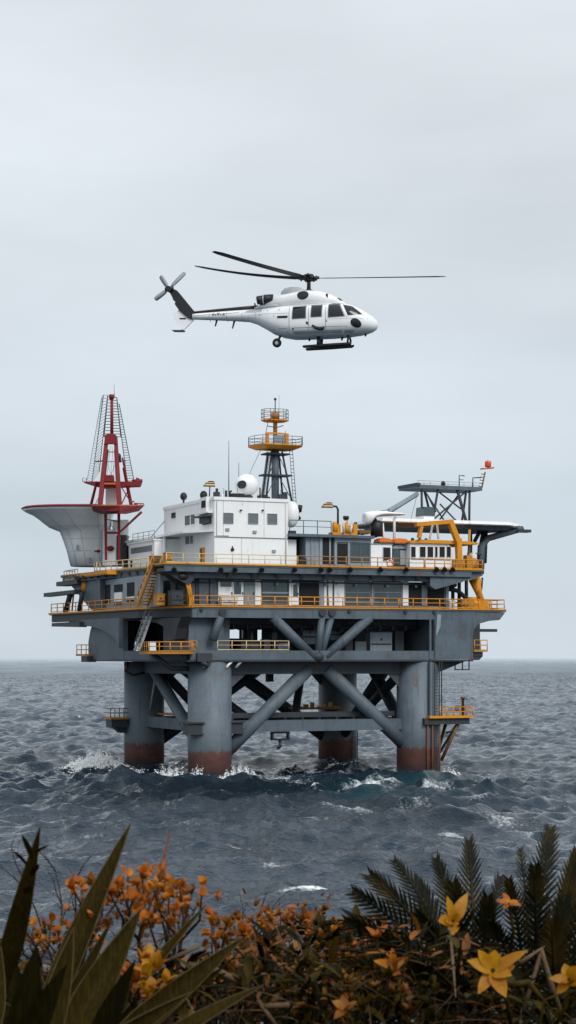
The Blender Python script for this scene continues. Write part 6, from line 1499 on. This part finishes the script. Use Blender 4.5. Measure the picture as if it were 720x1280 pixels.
for k, (lab, pts, r) in enumerate((('pale dry stalk lying over the shrub right of the agave', ((235, 1206), (270, 1213), (298, 1226)), .006), ('pale bent dry stalk right of the big yellow flower', ((650, 1204), (676, 1186), (690, 1240)), .005), ('long dry brown stalk crossing low at the right', ((676, 1188), (700, 1262)), .004), ('thin dry stalk leaning beside the yellow flowers', ((676, 1192), (655, 1262)), .0035), ('thin pale stalk between agave leaf and shrub', ((205, 1203), (248, 1183)), .004), ('orange dry blade on the ground at the bottom', ((330, 1258), (362, 1256)), .005), ('dry brown stalk slanting at the bottom right of centre', ((322, 1250), (345, 1282)), .004))):
    single('dry_stalk', lab, 'stalk', MB().tube([G(a, b, 3.25) for a, b in pts], r, 6), K['dry'], tuple(G(*pts[0], 3.25)))
# ---- palms
def frond(t, b, tip, y0, y1, leaf, n=21, bend=.12):
    p0, p1 = G(*b, y0), G(*tip, y1); d_ = p1-p0; L = d_.length
    side = Vector((d_.z, pr.uniform(-.3, .3)*L, -d_.x)).normalized(); out = d_.cross(side).normalized()
    if out.y > 0: out = -out
    sgn = 1 if d_.x < 0 else -1; cv = side*sgn*0
    pts = [p0+d_*f+Vector((0, 0, bend*L*math.sin(PI*f)*.6))+Vector((0, 0, -.0)) for f in [i/12 for i in range(13)]]
    q = MB(); q.tube(pts, [.0055*(1-.8*i/12)+.0006 for i in range(13)], 5)
    fr_ = t.part('frond', q, K['frond'])
    q = MB()
    for i in range(n):
        f = .10+.88*(i+.5)/n; k = f*12; a = int(min(11, k)); c = pts[a]+(pts[a+1]-pts[a])*(k-a); tg = (pts[min(12, a+1)]-pts[a]).normalized()
        sd0 = side-tg*side.dot(tg); sd0.normalize()
        for s in (-1, 1):
            ln = .82*leaf*(math.sin(PI*(.18+.74*f)))**.7*pr.uniform(.85, 1.1)
            dir_ = (tg*(.9+.55*f)+sd0*s*(1.0-.45*f)+out*pr.uniform(.0, .25)+Vector((0, 0, -.05))).normalized()
            blade_leaf(q, c, c+dir_*ln, leaf*.095, (tg.cross(dir_)).cross(dir_), .05, .35, 4, lambda f_: (1-f_**2.2)*(.55+.45*min(1, f_*5))+.01)
    t.part('leaflets', q, K['frond'], fr_)
pa = Thing('palm', 'dark feathery palm with stiff fronds fanning out left of centre right', 'palm', tuple(G(590, 1300, 3.9)))
for (bx, by, tx, ty, y0, y1, lf2) in ((585, 1262, 440, 1114, 3.9, 3.7, .085), (590, 1255, 462, 1093, 4.0, 4.0, .085), (588, 1250, 492, 1074, 4.1, 4.3, .075), (592, 1250, 545, 1072, 4.1, 4.2, .07), (596, 1250, 586, 1050, 4.0, 4.1, .075), (590, 1262, 395, 1210, 3.8, 3.5, .08), (600, 1255, 625, 1095, 4.1, 4.3, .07), (580, 1275, 470, 1170, 3.8, 3.6, .08), (590, 1270, 520, 1140, 3.9, 3.8, .07), (575, 1262, 430, 1150, 3.7, 3.5, .085), (585, 1258, 518, 1098, 4.2, 4.4, .08), (590, 1255, 566, 1102, 3.8, 3.7, .075), (600, 1262, 610, 1120, 3.7, 3.6, .075), (570, 1275, 500, 1190, 3.6, 3.4, .08)):
    frond(pa, (bx, by), (tx, ty), y0, y1, lf2)
pb = Thing('palm', 'dark feathery palm at the right edge with its tallest frond upright', 'palm', tuple(G(690, 1300, 4.0)))
for (bx, by, tx, ty, y0, y1, lf2) in ((665, 1250, 688, 1036, 4.0, 4.1, .085), (660, 1255, 636, 1098, 4.0, 3.9, .07), (690, 1258, 722, 1066, 3.9, 3.9, .085), (700, 1262, 752, 1090, 3.8, 3.7, .085), (685, 1258, 706, 1120, 3.8, 3.8, .07), (670, 1262, 650, 1060, 4.2, 4.4, .06), (705, 1270, 770, 1150, 3.7, 3.6, .08), (672, 1258, 668, 1082, 3.9, 3.8, .08), (690, 1262, 735, 1048, 4.1, 4.2, .08), (660, 1270, 612, 1150, 3.6, 3.4, .075), (695, 1270, 690, 1150, 3.6, 3.5, .075)):
    frond(pb, (bx, by), (tx, ty), y0, y1, lf2)
# ---- yellow flowers
def lily(label, px, py, y, size, n, axis, foot, mat='yellow'):
    c = G(px, py, y); t = Thing('yellow_flower' if mat == 'yellow' else 'orange_flower', label, 'flower', tuple(G(foot[0], foot[1], y)))
    t.part('stem', MB().tube([G(*foot, y+.05), G((px+foot[0])/2+6, (py+foot[1])/2, y+.03), c], [.004, .0035, .003], 6), K['olive'])
    for i in range(n):
        q = MB(); petal(q, c, axis, 2*PI*i/n+pr.uniform(-.45, .45), pr.uniform(.35, 1.45), size*pr.uniform(.6, 1.1), size*pr.uniform(.42, .66), pr.uniform(-.15, .75)); t.part('petal', q, K[mat])
    q = MB(); q.ball(tuple(c), size*.13, 8); t.part('flower_centre', q, K['olive'])
lily('yellow flower with spread petals among the palm fronds', 566, 1152, 3.3, .038, 7, (.1, -.75, .5), (572, 1215))
lily('largest bright yellow flower with pointed petals at the lower right', 616, 1214, 3.0, .043, 8, (-.1, -.8, .45), (640, 1290))
lily('yellow flower cut by the right frame edge low down', 712, 1226, 3.1, .040, 6, (-.3, -.7, .4), (690, 1290))
lily('small orange bloom between the two palms', 636, 1130, 3.8, .024, 5, (0, -.5, .8), (636, 1200), 'orange')
lily('orange bloom on top of the shrub left of the palm', 470, 1172, 3.5, .026, 5, (.1, -.4, .9), (470, 1260), 'orange')
lily('flat long orange bloom below the palm frond tips', 490, 1208, 3.4, .034, 4, (.2, -.7, .3), (480, 1275), 'orange')
lily('dull rust brown bloom at the bottom left of the palm', 432, 1262, 3.2, .028, 5, (0, -.6, .6), (440, 1300), 'rustl')
# arching strap leaves at the right
for lab, pts, w_ in (('broad green strap leaf arching at the lower right', ((634, 1232), (660, 1228), (690, 1262)), .02), ('pale strap leaf curving up at the bottom right corner', ((672, 1300), (680, 1250), (712, 1238)), .009)):
    q = MB(); q.tube([G(a, b, 3.0) for a, b in pts], [w_*.25, w_*.3, .001], 5); single('strap_leaf', lab, 'leaf', q, K['olive'], tuple(G(*pts[0], 3.0)))
# ---- undergrowth that nobody could count
def mass(name, label, n, mat, xr_, yr_, zf, L, W, up=.6):
    q = MB()
    for _ in range(n):
        y = pr.uniform(*yr_); x = pr.uniform(*xr_)*y; z = zf(x, y); b = Vector((x, y, z))
        d_ = Vector((pr.uniform(-1, 1), pr.uniform(-1, .6), pr.uniform(-.2, 1.)*up+.15)).normalized()*L*pr.uniform(.5, 1.5)
        blade_leaf(q, b, b+d_, W*pr.uniform(.6, 1.3), None, pr.uniform(0, .25), .3, 3)
    o = mesh_obj(name, q, K[mat], (0, 0, 0)); o['kind'] = 'stuff'; o['label'] = label; o['category'] = 'undergrowth'
hum = lambda x, y: .05*math.sin(x*6+1)+.04*math.sin(x*13+y*5)
lo_ = lambda top, lowr: (lambda x, y: 12.2+(CAMZ+(HY-top)/F*y-12.2)*pr.uniform(lowr, 1)**.7+hum(x, y))
mass('undergrowth', 'dark green undergrowth filling the cliff edge', 6500, 'dark', (-.21, .21), (3.3, 5.2), lo_(1205, .25), .060, .018)
mass('undergrowth', 'olive brown undergrowth leaves between the shrubs', 3000, 'olive', (-.21, .21), (3.1, 4.8), lo_(1212, .35), .050, .014)
mass('undergrowth', 'rust orange fallen and low leaves through the undergrowth', 1900, 'rustl', (-.21, .12), (3.3, 4.8), lo_(1205, .5), .045, .014)
mass('dry_grass', 'thin dry brown grass blades low along the cliff edge', 900, 'dry', (-.2, .2), (3.1, 4.2), lo_(1262, .4), .12, .004, 1.1)
